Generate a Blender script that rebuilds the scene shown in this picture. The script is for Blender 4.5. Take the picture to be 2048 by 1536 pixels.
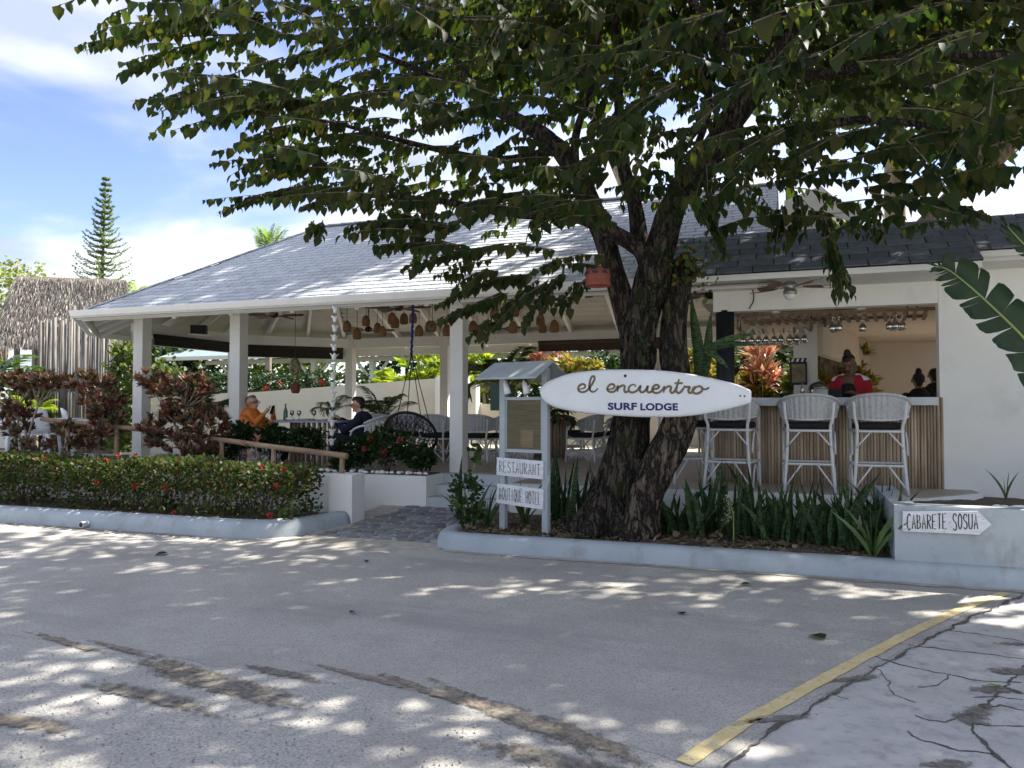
import bpy, math, random
import numpy as np
from mathutils import Vector, Matrix, noise
random.seed(7); rng = np.random.default_rng(7)
PI = math.pi; rad = math.radians
scene = bpy.context.scene; COL = scene.collection
for o in list(bpy.data.objects): bpy.data.objects.remove(o)

# ---------------------------------------------------------------- camera
EYE = 1.6; FPX = 1538.0; YAW = rad(20); PIT = math.atan(44 / FPX)
cam = bpy.data.cameras.new('camera'); cam.sensor_width = 36; cam.lens = 36 * FPX / 2048
cam.clip_start = .05; cam.clip_end = 3000
camo = bpy.data.objects.new('camera', cam); COL.objects.link(camo)
camo.location = (0, 0, EYE); camo.rotation_euler = (PI / 2 + PIT, 0, YAW)
scene.camera = camo

# ---------------------------------------------------------------- sky, sun, exposure
SUN_AZ = 40; SUN_EL = 49
D_SUN = Vector((math.sin(rad(SUN_AZ)) * math.cos(rad(SUN_EL)), math.cos(rad(SUN_AZ)) * math.cos(rad(SUN_EL)), math.sin(rad(SUN_EL))))
world = bpy.data.worlds.new('World'); scene.world = world; world.use_nodes = True
nt = world.node_tree; nt.nodes.clear(); N = nt.nodes.new; L = nt.links.new
w_out = N('ShaderNodeOutputWorld'); w_bg = N('ShaderNodeBackground'); w_bg.inputs[1].default_value = .15
sky = N('ShaderNodeTexSky'); sky.sky_type = 'NISHITA'; sky.sun_disc = False
sky.sun_elevation = rad(SUN_EL); sky.sun_rotation = rad(SUN_AZ); sky.air_density = 1.0; sky.dust_density = .8; sky.ozone_density = 2.0
tc = N('ShaderNodeTexCoord'); sep = N('ShaderNodeSeparateXYZ'); L(tc.outputs['Generated'], sep.inputs[0])
zz = N('ShaderNodeMath'); zz.operation = 'MAXIMUM'; zz.inputs[1].default_value = 0.0; L(sep.outputs[2], zz.inputs[0])
za = N('ShaderNodeMath'); za.operation = 'ADD'; za.inputs[1].default_value = .22; L(zz.outputs[0], za.inputs[0])
dv = N('ShaderNodeVectorMath'); dv.operation = 'DIVIDE'; L(tc.outputs['Generated'], dv.inputs[0]); L(za.outputs[0], dv.inputs[1])
mpw = N('ShaderNodeMapping'); mpw.inputs['Location'].default_value = (1.2, 4.4, 0); mpw.inputs['Rotation'].default_value = (0, 0, .29); L(dv.outputs[0], mpw.inputs[0])
n1 = N('ShaderNodeTexNoise'); n1.inputs['Scale'].default_value = 1.05; n1.inputs['Detail'].default_value = 9; n1.inputs['Roughness'].default_value = .52; n1.inputs['Distortion'].default_value = .25
L(mpw.outputs[0], n1.inputs['Vector'])
cr = N('ShaderNodeValToRGB'); cr.color_ramp.elements[0].position = .405; cr.color_ramp.elements[1].position = .565
cr.color_ramp.interpolation = 'EASE'; L(n1.outputs[0], cr.inputs[0])
n2 = N('ShaderNodeTexNoise'); n2.inputs['Scale'].default_value = 2.6; n2.inputs['Detail'].default_value = 6; L(mpw.outputs[0], n2.inputs['Vector'])
cc = N('ShaderNodeValToRGB'); cc.color_ramp.elements[0].position = .33; cc.color_ramp.elements[1].position = .6
cc.color_ramp.elements[0].color = (1.0, 1.15, 1.45, 1); cc.color_ramp.elements[1].color = (1.9, 1.95, 2.05, 1); L(n2.outputs[0], cc.inputs[0])
mixw = N('ShaderNodeMixRGB'); hsv = N('ShaderNodeHueSaturation'); hsv.inputs['Hue'].default_value = .523; hsv.inputs['Saturation'].default_value = 1.12; hsv.inputs['Value'].default_value = .40; L(sky.outputs[0], hsv.inputs['Color'])
L(cr.outputs[0], mixw.inputs[0]); L(hsv.outputs[0], mixw.inputs[1]); L(cc.outputs[0], mixw.inputs[2])
L(mixw.outputs[0], w_bg.inputs[0]); L(w_bg.outputs[0], w_out.inputs[0])
sun = bpy.data.lights.new('sun', 'SUN'); sun.energy = 3.0; sun.angle = rad(.7); sun.color = (1, .94, .84)
suno = bpy.data.objects.new('sun', sun); COL.objects.link(suno); suno.location = (20, 30, 40)
suno.rotation_euler = D_SUN.to_track_quat('Z', 'Y').to_euler()
scene.view_settings.view_transform = 'Standard'; scene.view_settings.look = 'None'
scene.view_settings.exposure = 2.2; scene.view_settings.gamma = 1; scene.view_settings.use_curve_mapping = False
scene.render.engine = 'CYCLES'; scene.cycles.use_denoising = True
scene.cycles.max_bounces = 8; scene.cycles.transparent_max_bounces = 8

# ---------------------------------------------------------------- helpers
def at(px, py, y):
    """point of the photograph px,py on the vertical plane at distance y"""
    a = (px - 1024) / FPX; b = (768 - py) / FPX
    f = math.cos(PIT) - b * math.sin(PIT); u = math.sin(PIT) + b * math.cos(PIT)
    c, s = math.cos(YAW), math.sin(YAW); k = y / (a * s + f * c)
    return Vector(((a * c - f * s) * k, y, EYE + u * k))
def atz(px, py, z):
    a = (px - 1024) / FPX; b = (768 - py) / FPX
    f = math.cos(PIT) - b * math.sin(PIT); u = math.sin(PIT) + b * math.cos(PIT)
    c, s = math.cos(YAW), math.sin(YAW); k = (z - EYE) / u
    return Vector(((a * c - f * s) * k, (a * s + f * c) * k, z))
def V(*a): return Vector(a)
def U(a, b): return random.uniform(a, b)

def catmull(p, n=6):
    p = [Vector(q) for q in p]
    if len(p) < 3: return p
    q = [2 * p[0] - p[1]] + p + [2 * p[-1] - p[-2]]; out = []
    for i in range(1, len(q) - 2):
        for k in range(n):
            t = k / n
            out.append(.5 * ((2 * q[i]) + (q[i + 1] - q[i - 1]) * t + (2 * q[i - 1] - 5 * q[i] + 4 * q[i + 1] - q[i + 2]) * t * t + (3 * q[i] - q[i - 1] - 3 * q[i + 1] + q[i + 2]) * t ** 3))
    out.append(p[-1]); return out
def lerp_list(r, n):
    if not isinstance(r, (list, tuple)): return [r] * n
    m = len(r); o = []
    for i in range(n):
        t = i / (n - 1) * (m - 1); k = min(int(t), m - 2); o.append(r[k] + (r[k + 1] - r[k]) * (t - k))
    return o

WT = {}
class G:
    def __init__(s): s.v = []; s.f = []
    def add(s, v, f):
        b = len(s.v); s.v += [tuple(x) for x in v]; s.f += [tuple(i + b for i in q) for q in f]; return s
    def box(s, c, d, rz=0, m=None):
        x, y, z = d[0] / 2, d[1] / 2, d[2] / 2
        v = [V(*q) for q in ((-x, -y, -z), (x, -y, -z), (x, y, -z), (-x, y, -z), (-x, -y, z), (x, -y, z), (x, y, z), (-x, y, z))]
        r = m if m is not None else Matrix.Rotation(rz, 3, 'Z')
        return s.add([r @ q + V(*c) for q in v], BOXF)
    def b2(s, x0, x1, y0, y1, z0, z1): return s.box(((x0 + x1) / 2, (y0 + y1) / 2, (z0 + z1) / 2), (x1 - x0, y1 - y0, z1 - z0))
    def bar(s, p, q, w, h, up=(0, 0, 1)):
        p = Vector(p); q = Vector(q); d = (q - p); l = d.length; d.normalize(); up = Vector(up)
        sd = d.cross(up)
        if sd.length < 1e-4: sd = d.cross(V(0, 1, 0))
        sd.normalize(); u = sd.cross(d)
        m = Matrix((sd, d, u)).transposed()
        return s.box((p + q) / 2, (w, l, h), m=m)
    def tube(s, p, r, n=8, cap=True, nz=0, nsc=6, sm=0):
        if sm: p = catmull(p, sm)
        p = [Vector(q) for q in p]; k = len(p); r = lerp_list(r, k)
        t = (p[1] - p[0]).normalized(); a = t.orthogonal().normalized(); v = []
        for i in range(k):
            tn = ((p[min(i + 1, k - 1)] - p[max(i - 1, 0)])).normalized()
            a = (a - tn * a.dot(tn)).normalized(); b = tn.cross(a)
            for j in range(n):
                th = 2 * PI * j / n; dr = a * math.cos(th) + b * math.sin(th); rr = r[i]
                if nz:
                    q = dr * 1.0 + V(0, 0, 0); pp = V(q.x * nsc * .9, q.y * nsc * .9, p[i].z * 1.6 + q.z * 2)
                    rr *= 1 + nz * (abs(noise.noise(pp)) * 2 - .6) + nz * .8 * noise.noise(p[i] * 1.3 + dr * .8)
                v.append(p[i] + dr * rr)
        f = [(i * n + j, i * n + (j + 1) % n, (i + 1) * n + (j + 1) % n, (i + 1) * n + j) for i in range(k - 1) for j in range(n)]
        if cap: f += [tuple(reversed(range(n))), tuple(range((k - 1) * n, k * n))]
        return s.add(v, f)
    def lathe(s, prof, c=(0, 0, 0), n=16, rz=0, sq=1):
        v = []; f = []; k = len(prof); c = Vector(c)
        for r, z in prof:
            for j in range(n): v.append(c + V(r * math.cos(2 * PI * j / n + rz), r * math.sin(2 * PI * j / n + rz) * sq, z))
        for i in range(k - 1):
            for j in range(n): f.append((i * n + j, i * n + (j + 1) % n, (i + 1) * n + (j + 1) % n, (i + 1) * n + j))
        if prof[0][0] > 1e-4: f.append(tuple(reversed(range(n))))
        if prof[-1][0] > 1e-4: f.append(tuple(range((k - 1) * n, k * n)))
        return s.add(v, f)
    def ball(s, c, r, n=10, m=7):
        r = r if isinstance(r, (tuple, list)) else (r, r, r); c = Vector(c); v = []; f = []
        for i in range(m + 1):
            ph = PI * i / m
            for j in range(n):
                th = 2 * PI * j / n; v.append(c + V(r[0] * math.sin(ph) * math.cos(th), r[1] * math.sin(ph) * math.sin(th), -r[2] * math.cos(ph)))
        for i in range(m):
            for j in range(n): f.append((i * n + j, i * n + (j + 1) % n, (i + 1) * n + (j + 1) % n, (i + 1) * n + j))
        return s.add(v, f)
    def prism(s, pts, h, ax=(0, 0, 1)):
        """polygon pts (3d) extruded by h*ax"""
        n = len(pts); p = [Vector(q) for q in pts]; e = Vector(ax) * h
        return s.add(p + [q + e for q in p], [tuple(reversed(range(n))), tuple(range(n, 2 * n))] + [(i, (i + 1) % n, n + (i + 1) % n, n + i) for i in range(n)])
    def cap(s, p, q, r1, r2, n=10):
        p = Vector(p); q = Vector(q); d = (q - p); l = max(d.length, 1e-4); d.normalize()
        pts = []; rr = []
        for a in (-1, -.85, -.5, 0): pts.append(p + d * a * r1); rr.append(r1 * math.sqrt(max(0.0004, 1 - a * a)))
        for a in (0, .5, .85, 1): pts.append(q + d * a * r2); rr.append(r2 * math.sqrt(max(0.0004, 1 - a * a)))
        return s.tube(pts, rr, n)
    def ribbon(s, p, w, nrm, t=.003, close=False):
        """flat stroke of width w lying in the plane with normal nrm, thickness t"""
        p = [Vector(q) for q in p]; nrm = Vector(nrm).normalized(); k = len(p); w = lerp_list(w, k); v = []; f = []
        for i in range(k):
            d = (p[min(i + 1, k - 1)] - p[max(i - 1, 0)]).normalized(); sd = d.cross(nrm).normalized() * w[i] / 2
            v += [p[i] - sd, p[i] + sd, p[i] + sd + nrm * t, p[i] - sd + nrm * t]
        for i in range(k - 1):
            for j in range(4): f.append((4 * i + j, 4 * i + (j + 1) % 4, 4 * i + 4 + (j + 1) % 4, 4 * i + 4 + j))
        f += [(3, 2, 1, 0), (4 * k - 4, 4 * k - 3, 4 * k - 2, 4 * k - 1)]
        return s.add(v, f)
    def mesh(s, name, smooth=False):
        m = bpy.data.meshes.new(name); m.from_pydata(s.v, [], s.f); m.update()
        if smooth: m.polygons.foreach_set('use_smooth', [True] * len(m.polygons))
        return m
    def build(s, name, mat, parent=None, local=False, smooth=False, loc=None):
        m = s.mesh(name, smooth); m.materials.append(mat)
        return mobj(name, m, parent, local, loc)
BOXF = [(3, 2, 1, 0), (4, 5, 6, 7), (0, 1, 5, 4), (1, 2, 6, 5), (2, 3, 7, 6), (3, 0, 4, 7)]

def mobj(name, mesh, parent=None, local=False, loc=None):
    o = bpy.data.objects.new(name, mesh); COL.objects.link(o)
    if parent is not None: o.parent = parent
    off = V(0, 0, 0) if (local or parent is None) else -WT.get(parent.name, V(0, 0, 0))
    o.location = off + (Vector(loc) if loc is not None else V(0, 0, 0))
    WT[o.name] = V(*loc) if (loc is not None) else V(0, 0, 0)
    return o
def tag(o, label, cat, group=None):
    o['label'] = label; o['category'] = cat
    if group: o['group'] = group
    return o
def struct(o): o['kind'] = 'structure'; return o
def stuff(o): o['kind'] = 'stuff'; return o
def thing(name, label, cat, loc=(0, 0, 0), rz=0, group=None):
    o = bpy.data.objects.new(name, None); COL.objects.link(o); o.empty_display_size = .1
    o.location = loc; o.rotation_euler = (0, 0, rz); WT[o.name] = Vector(loc)
    return tag(o, label, cat, group)
def copy_tree(o, parent=None, loc=None, rz=None, label=None):
    c = o.copy(); COL.objects.link(c)
    if parent is not None: c.parent = parent
    if loc is not None: c.location = loc
    if rz is not None: c.rotation_euler = (0, 0, rz)
    if label: c['label'] = label
    for ch in list(o.children): copy_tree(ch, c)
    return c
def ordinal(i): return ['first', 'second', 'third', 'fourth', 'fifth', 'sixth', 'seventh', 'eighth', 'ninth', 'tenth', 'eleventh', 'twelfth', 'thirteenth', 'fourteenth', 'fifteenth', 'sixteenth', 'seventeenth', 'eighteenth', 'nineteenth', 'twentieth', 'twenty-first', 'twenty-second', 'twenty-third', 'twenty-fourth', 'twenty-fifth', 'twenty-sixth', 'twenty-seventh', 'twenty-eighth'][i]

# ---------------------------------------------------------------- materials
def M(name, c1, c2=None, sc=6, rough=.6, bump=0, bsc=40, rnd=0, spec=.4, metal=0, st=None, dirt=None, lo=.35, hi=.65, dist=.01, dirt2=None):
    m = bpy.data.materials.new(name); m.use_nodes = True; t = m.node_tree; b = t.nodes['Principled BSDF']
    nn = t.nodes.new; ln = t.links.new
    b.inputs['Roughness'].default_value = rough; b.inputs['Metallic'].default_value = metal; b.inputs['Specular IOR Level'].default_value = spec
    g = nn('ShaderNodeNewGeometry'); vec = g.outputs['Position']
    if st:
        mp = nn('ShaderNodeMapping'); mp.inputs['Scale'].default_value = st; ln(vec, mp.inputs[0]); vec = mp.outputs[0]
    col = None
    if c2 is not None:
        n = nn('ShaderNodeTexNoise'); n.inputs['Scale'].default_value = sc; n.inputs['Detail'].default_value = 8; n.inputs['Roughness'].default_value = .62; ln(vec, n.inputs['Vector'])
        r = nn('ShaderNodeValToRGB'); r.color_ramp.elements[0].position = lo; r.color_ramp.elements[1].position = hi
        r.color_ramp.elements[0].color = (*c1, 1); r.color_ramp.elements[1].color = (*c2, 1); ln(n.outputs[0], r.inputs[0]); col = r.outputs[0]
    for dq in (dirt, dirt2):
        if not dq: continue
        dc, dsc, dlo, dhi = dq
        n = nn('ShaderNodeTexNoise'); n.inputs['Scale'].default_value = dsc if not isinstance(dsc, tuple) else 1; n.inputs['Detail'].default_value = 7; n.inputs['Roughness'].default_value = .65
        if isinstance(dsc, tuple): mq = nn('ShaderNodeMapping'); mq.inputs['Scale'].default_value = dsc; ln(g.outputs['Position'], mq.inputs[0]); ln(mq.outputs[0], n.inputs['Vector'])
        else: ln(g.outputs['Position'], n.inputs['Vector'])
        r = nn('ShaderNodeValToRGB'); r.color_ramp.elements[0].position = dlo; r.color_ramp.elements[1].position = dhi; ln(n.outputs[0], r.inputs[0])
        mx = nn('ShaderNodeMixRGB'); ln(r.outputs[0], mx.inputs[0]); mx.inputs[2].default_value = (*dc, 1)
        if col is not None: ln(col, mx.inputs[1])
        else: mx.inputs[1].default_value = (*c1, 1)
        col = mx.outputs[0]
    if rnd:
        oi = nn('ShaderNodeObjectInfo'); mr = nn('ShaderNodeMapRange'); mr.inputs['To Min'].default_value = 1 - rnd; mr.inputs['To Max'].default_value = 1 + rnd
        ln(oi.outputs['Random'], mr.inputs[0]); hs = nn('ShaderNodeHueSaturation'); ln(mr.outputs[0], hs.inputs['Value'])
        if col is not None: ln(col, hs.inputs['Color'])
        else: hs.inputs['Color'].default_value = (*c1, 1)
        col = hs.outputs[0]
    if col is not None: ln(col, b.inputs['Base Color'])
    else: b.inputs['Base Color'].default_value = (*c1, 1)
    if bump:
        n = nn('ShaderNodeTexNoise'); n.inputs['Scale'].default_value = bsc; n.inputs['Detail'].default_value = 6; ln(vec, n.inputs['Vector'])
        bp = nn('ShaderNodeBump'); bp.inputs['Strength'].default_value = bump; bp.inputs['Distance'].default_value = dist; ln(n.outputs[0], bp.inputs['Height']); ln(bp.outputs[0], b.inputs['Normal'])
    return m
def LM(name, cols, trans=.3, rough=.45, tcol=None, spec=.35):
    """leaf material: colour picked per leaf (attribute rnd plus the object's own random), some light through the blade"""
    m = bpy.data.materials.new(name); m.use_nodes = True; t = m.node_tree; b = t.nodes['Principled BSDF']; nn = t.nodes.new; ln = t.links.new
    b.inputs['Roughness'].default_value = rough; b.inputs['Specular IOR Level'].default_value = spec
    a = nn('ShaderNodeAttribute'); a.attribute_name = 'rnd'; oi = nn('ShaderNodeObjectInfo')
    ad = nn('ShaderNodeMath'); ad.operation = 'ADD'; ln(a.outputs['Fac'], ad.inputs[0]); ln(oi.outputs['Random'], ad.inputs[1])
    fr = nn('ShaderNodeMath'); fr.operation = 'FRACT'; ln(ad.outputs[0], fr.inputs[0])
    r = nn('ShaderNodeValToRGB'); el = r.color_ramp.elements
    while len(el) < len(cols): el.new(.5)
    for i, c in enumerate(cols): el[i].position = i / max(1, len(cols) - 1); el[i].color = (*c, 1)
    ln(fr.outputs[0], r.inputs[0]); ln(r.outputs[0], b.inputs['Base Color'])
    tr = nn('ShaderNodeBsdfTranslucent'); hs = nn('ShaderNodeMixRGB'); hs.blend_type = 'MULTIPLY'; hs.inputs[0].default_value = 1
    ln(r.outputs[0], hs.inputs[1]); hs.inputs[2].default_value = (*(tcol or (2.2, 2.4, 1.0)), 1); ln(hs.outputs[0], tr.inputs[0])
    mx = nn('ShaderNodeMixShader'); mx.inputs[0].default_value = trans; ln(b.outputs[0], mx.inputs[1]); ln(tr.outputs[0], mx.inputs[2])
    ln(mx.outputs[0], t.nodes['Material Output'].inputs[0])
    return m
def soft_dirt(name, c1, c2, sc=14):
    """feathered dirt: opaque at the heart of the patch, broken into grains towards its rim"""
    m = M(name, c1, c2, sc=30, rough=1, bump=.6, bsc=70); t = m.node_tree; nn = t.nodes.new; ln = t.links.new; b = t.nodes['Principled BSDF']
    a = nn('ShaderNodeAttribute'); a.attribute_name = 'fall'; g = nn('ShaderNodeNewGeometry'); n = nn('ShaderNodeTexNoise'); n.inputs['Scale'].default_value = sc; n.inputs['Detail'].default_value = 9; n.inputs['Roughness'].default_value = .72; ln(g.outputs['Position'], n.inputs['Vector'])
    ad = nn('ShaderNodeMath'); ad.operation = 'MULTIPLY_ADD'; ln(n.outputs[0], ad.inputs[0]); ad.inputs[1].default_value = 2.4; ln(a.outputs['Fac'], ad.inputs[2])
    r = nn('ShaderNodeMapRange'); r.inputs['From Min'].default_value = 1.55; r.inputs['From Max'].default_value = 1.95; ln(ad.outputs[0], r.inputs[0])
    tr = nn('ShaderNodeBsdfTransparent'); mx = nn('ShaderNodeMixShader'); ln(r.outputs[0], mx.inputs[0]); ln(tr.outputs[0], mx.inputs[1]); ln(b.outputs[0], mx.inputs[2]); ln(mx.outputs[0], t.nodes['Material Output'].inputs[0]); return m
def dirt_sheet(name, c, rx, ry, ang, z, mat, parent):
    g = G(); R_ = Matrix.Rotation(ang, 3, 'Z'); v = [V(c.x, c.y, z)]; f = []; fall = [1.0]; n = 28
    for k, rr in ((0, .55), (1, 1.0)):
        for i in range(n):
            th = 2 * PI * i / n; w = 1 + .35 * noise.noise(V(math.cos(th) * 1.4 + c.x * 7, math.sin(th) * 1.4, c.y * 5)); q = R_ @ V(rx * rr * w * math.cos(th), ry * rr * w * math.sin(th), 0); v.append(V(c.x + q.x, c.y + q.y, z)); fall.append(.55 if k == 0 else 0.)
    f = [(0, 1 + i, 1 + (i + 1) % n) for i in range(n)] + [(1 + i, 1 + n + i, 1 + n + (i + 1) % n, 1 + (i + 1) % n) for i in range(n)]
    g.add(v, f); o = g.build(name, mat, parent); o.data.attributes.new('fall', 'FLOAT', 'POINT').data.foreach_set('value', fall); return o
def glass(name, col=(.9, .95, .95), rough=.02, alpha=.8):
    m = bpy.data.materials.new(name); m.use_nodes = True; t = m.node_tree; nn = t.nodes.new; ln = t.links.new
    t.nodes.remove(t.nodes['Principled BSDF'])
    a = nn('ShaderNodeBsdfTransparent'); a.inputs[0].default_value = (*col, 1); g = nn('ShaderNodeBsdfGlossy'); g.inputs['Roughness'].default_value = rough
    lw = nn('ShaderNodeLayerWeight'); lw.inputs[0].default_value = alpha; mx = nn('ShaderNodeMixShader')
    ln(lw.outputs['Fresnel'], mx.inputs[0]); ln(a.outputs[0], mx.inputs[1]); ln(g.outputs[0], mx.inputs[2]); ln(mx.outputs[0], t.nodes['Material Output'].inputs[0])
    return m

# ---------------------------------------------------------------- many leaves in one mesh
LEAF_V = np.array([(0, 0, 0), (0, .5, -.04), (0, 1, -.16), (-.36, .20, .09), (-.31, .55, .06), (.36, .20, .09), (.31, .55, .06)])
LEAF_F = [(0, 1, 3), (3, 1, 4), (1, 2, 4), (0, 5, 1), (5, 6, 1), (1, 6, 2)]
SLIM_V = np.array([(0, 0, 0), (-.12, .45, .03), (0, .45, -.02), (.12, .45, .03), (0, 1, -.12)])
SLIM_F = [(0, 2, 1), (0, 3, 2), (1, 2, 4), (2, 3, 4)]
OVAL_V = np.array([(0, 0, 0), (-.26, .3, .04), (-.24, .7, .04), (0, 1, 0), (.24, .7, .04), (.26, .3, .04)])
OVAL_F = [(0, 4, 3), (0, 5, 4), (0, 3, 2), (0, 2, 1)]
def frames(d, n):
    d = d / np.linalg.norm(d, axis=1, keepdims=True); s = np.cross(d, n); s /= np.linalg.norm(s, axis=1, keepdims=True) + 1e-9
    return s, d, np.cross(s, d)
def leaf_mesh(name, P, D, Nn, Ln, mat, tv=LEAF_V, tf=LEAF_F, wid=1.0, rnd=None, curl=0):
    P = np.asarray(P, float); D = np.asarray(D, float); Nn = np.asarray(Nn, float); n = len(P)
    Ln = np.broadcast_to(np.asarray(Ln, float), (n,)); wid = np.broadcast_to(np.asarray(wid, float), (n,))
    s, d, u = frames(D, Nn); k = len(tv)
    X = tv[None, :, 0:1] * (s * (Ln * wid)[:, None])[:, None, :] + tv[None, :, 1:2] * (d * Ln[:, None])[:, None, :] + (tv[None, :, 2:3] + (rng.normal(-.06, curl, (n, 1, 1)) * tv[None, :, 1:2] ** 2 if curl else 0)) * (u * Ln[:, None])[:, None, :] + P[:, None, :]
    F = (np.array(tf)[None] + (np.arange(n) * k)[:, None, None]).reshape(-1)
    m = bpy.data.meshes.new(name); m.vertices.add(n * k); m.vertices.foreach_set('co', X.reshape(-1))
    nf = n * len(tf); m.loops.add(nf * 3); m.loops.foreach_set('vertex_index', F.astype(np.int32)); m.polygons.add(nf)
    m.polygons.foreach_set('loop_start', np.arange(0, nf * 3, 3, dtype=np.int32)); m.update(calc_edges=True)
    a = m.attributes.new('rnd', 'FLOAT', 'POINT'); r = rng.random(n) if rnd is None else np.asarray(rnd)
    a.data.foreach_set('value', np.repeat(r, k)); m.materials.append(mat); return m
def unit(n):
    v = rng.normal(size=(n, 3)); return v / np.linalg.norm(v, axis=1, keepdims=True)

# ================================================================ materials of the setting
m_asph = M('asphalt_overlay', (.36, .343, .31), (.47, .45, .41), sc=1.1, rough=.9, bump=.9, bsc=120, dirt=((.24, .233, .215), 75, .47, .66), spec=.2, dist=.006, dirt2=((.27, .262, .245), (.22, 1.3, 1), .52, .76))
m_old = M('old_asphalt', (.27, .26, .24), (.50, .485, .45), sc=60, rough=.95, bump=.9, bsc=60, dirt=((.30, .285, .25), .8, .5, .75), spec=.2, dist=.012)
m_conc = M('weathered_concrete', (.38, .372, .355), (.49, .482, .46), sc=2.2, rough=.95, bump=.6, bsc=70, dirt=((.27, .262, .25), 9, .5, .74), spec=.2)
m_crack = M('crack_dirt', (.05, .046, .04), (.13, .12, .10), sc=14, rough=1, bump=.5)
m_sand = M('brown_sand', (.19, .165, .135), (.34, .305, .25), sc=10, rough=1, bump=.6, bsc=80)
m_yell = M('yellow_road_paint', (.58, .45, .19), (.66, .55, .30), sc=9, rough=.8, bump=.3, bsc=120, dirt=((.36, .345, .31), 34, .56, .64))
m_kerb = M('kerb_paint', (.33, .375, .40), (.395, .435, .46), sc=1.3, rough=.8, bump=.35, bsc=45, dirt=((.25, .255, .24), 3.4, .5, .82), dirt2=((.24, .235, .21), (5, 5, .9), .58, .82))
m_white = M('white_wall_paint', (.76, .745, .70), (.82, .81, .765), sc=.8, rough=.8, bump=.12, bsc=30, dirt=((.58, .57, .53), 1.8, .56, .9), dirt2=((.55, .53, .48), (4, 4, .5), .62, .9))
m_wood_w = M('white_painted_wood', (.66, .65, .61), (.73, .72, .68), sc=2.5, rough=.6, bump=.08, bsc=40)
m_ceil = M('ceiling_boards', (.40, .385, .35), (.47, .455, .42), sc=3, rough=.7, rnd=.06)
m_cream = M('cream_plaster', (.60, .55, .46), (.67, .62, .53), sc=1.2, rough=.85, bump=.15, bsc=40)
m_kitch = M('tan_plaster', (.60, .53, .44), (.66, .59, .49), sc=1.0, rough=.85)
m_soil = M('dark_mulch', (.055, .042, .03), (.20, .16, .115), sc=38, rough=1, bump=1, bsc=50, dist=.03)
m_slate = M('slate_stone', (.13, .14, .155), (.24, .25, .26), sc=7, rough=.8, bump=.5, bsc=30, rnd=.28)
m_mortar = M('sandy_mortar', (.30, .27, .22), (.46, .43, .36), sc=6, rough=1, bump=.6, bsc=40)
m_sh_l = M('pale_shingle', (.38, .405, .435), (.49, .51, .53), sc=14, rough=.9, bump=.35, bsc=140, rnd=.13)
m_sh_d = M('slate_blue_shingle', (.085, .10, .115), (.13, .148, .165), sc=16, rough=.9, bump=.4, bsc=150, rnd=.2)
m_gap = M('roof_felt', (.012, .013, .015), rough=1)
m_feltl = M('pale_felt', (.16, .17, .185), rough=1)
m_floor = M('floor_tile', (.36, .31, .26), (.44, .39, .33), sc=2, rough=.55)
m_step = M('grey_step_paint', (.42, .45, .47), (.5, .53, .55), sc=2, rough=.75, bump=.15)
m_marble = M('pale_marble', (.48, .51, .52), (.62, .64, .64), sc=2.2, rough=.35, dirt=((.36, .38, .38), 3, .62, .7))
m_pole = M('round_wood_pole', (.38, .28, .185), (.60, .48, .345), sc=9, rough=.75, bump=.4, bsc=60, rnd=.3, st=(1, 1, .12))
m_black = M('black_paint', (.012, .013, .016), rough=.5)
m_grass = M('ground_cover', (.05, .075, .025), (.12, .12, .06), sc=.8, rough=1, bump=.6, bsc=8)
m_deck = M('grey_deck_board', (.20, .21, .225), (.31, .32, .33), sc=5, rough=.8, bump=.3, rnd=.15, st=(.15, 1, 1))
m_gold = M('tan_wood', (.24, .155, .085), (.36, .25, .15), sc=6, rough=.6, bump=.3, rnd=.15, st=(.2, 1, 1))

# ================================================================ ground, road, kerbs
g = G(); g.add([(-900, -300, -.04), (900, -300, -.04), (900, 1500, -.04), (-900, 1500, -.04)], [(0, 1, 2, 3)]); struct(g.build('ground', m_grass))
g = G(); g.add([(-90, -40, -.0005), (90, -40, -.0005), (90, 8.0, -.0005), (-90, 8.0, -.0005)], [(0, 1, 2, 3)]); struct(g.build('road', m_old))
road = bpy.data.objects['road']
def ragged(pts, step=.05, amp=.02, f=5):
    o = []
    for a, b in zip(pts, pts[1:]):
        k = max(1, int((b - a).length / step))
        for i in range(k):
            q = a.lerp(b, i / k); n_ = noise.noise_vector(q * f) * amp + noise.noise_vector(q * f * 4) * amp * .4; o.append(V(q.x + n_.x, q.y + n_.y, q.z))
    o.append(pts[-1]); return o
edge_px = [(40, 1272), (180, 1288), (300, 1303), (420, 1330), (500, 1338), (570, 1345), (640, 1342), (760, 1362), (900, 1395), (1000, 1418), (1100, 1448), (1200, 1478), (1300, 1503), (1385, 1530)]
edge = [atz(x, y, .004) for x, y in edge_px]
d0 = (edge[0] - edge[3]).normalized(); edge = [edge[0] + d0 * 60, edge[0] + d0 * 3] + edge
line_px = [(1368, 1527), (1480, 1452), (1600, 1385), (1700, 1330), (1800, 1277), (1900, 1229), (1960, 1204), (2012, 1186)]
line = [atz(x, y, .004) for x, y in line_px]
rag = ragged(edge)
apr = [p + V(.115, -.02, 0) for p in line]
apr_r = ragged(apr, .04, .03, 6)
g = G(); poly = rag + apr_r + [V(apr_r[-1].x, 7.9, .004), V(-90, 7.9, .004)]
n_ = len(poly); g.add(poly + [p - V(0, 0, .014) for p in poly], [tuple(range(n_))] + [(i, n_ + i, n_ + (i + 1) % n_, (i + 1) % n_) for i in range(n_)])
struct(g.build('asphalt_overlay', m_asph))
ov = bpy.data.objects['asphalt_overlay']
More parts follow.
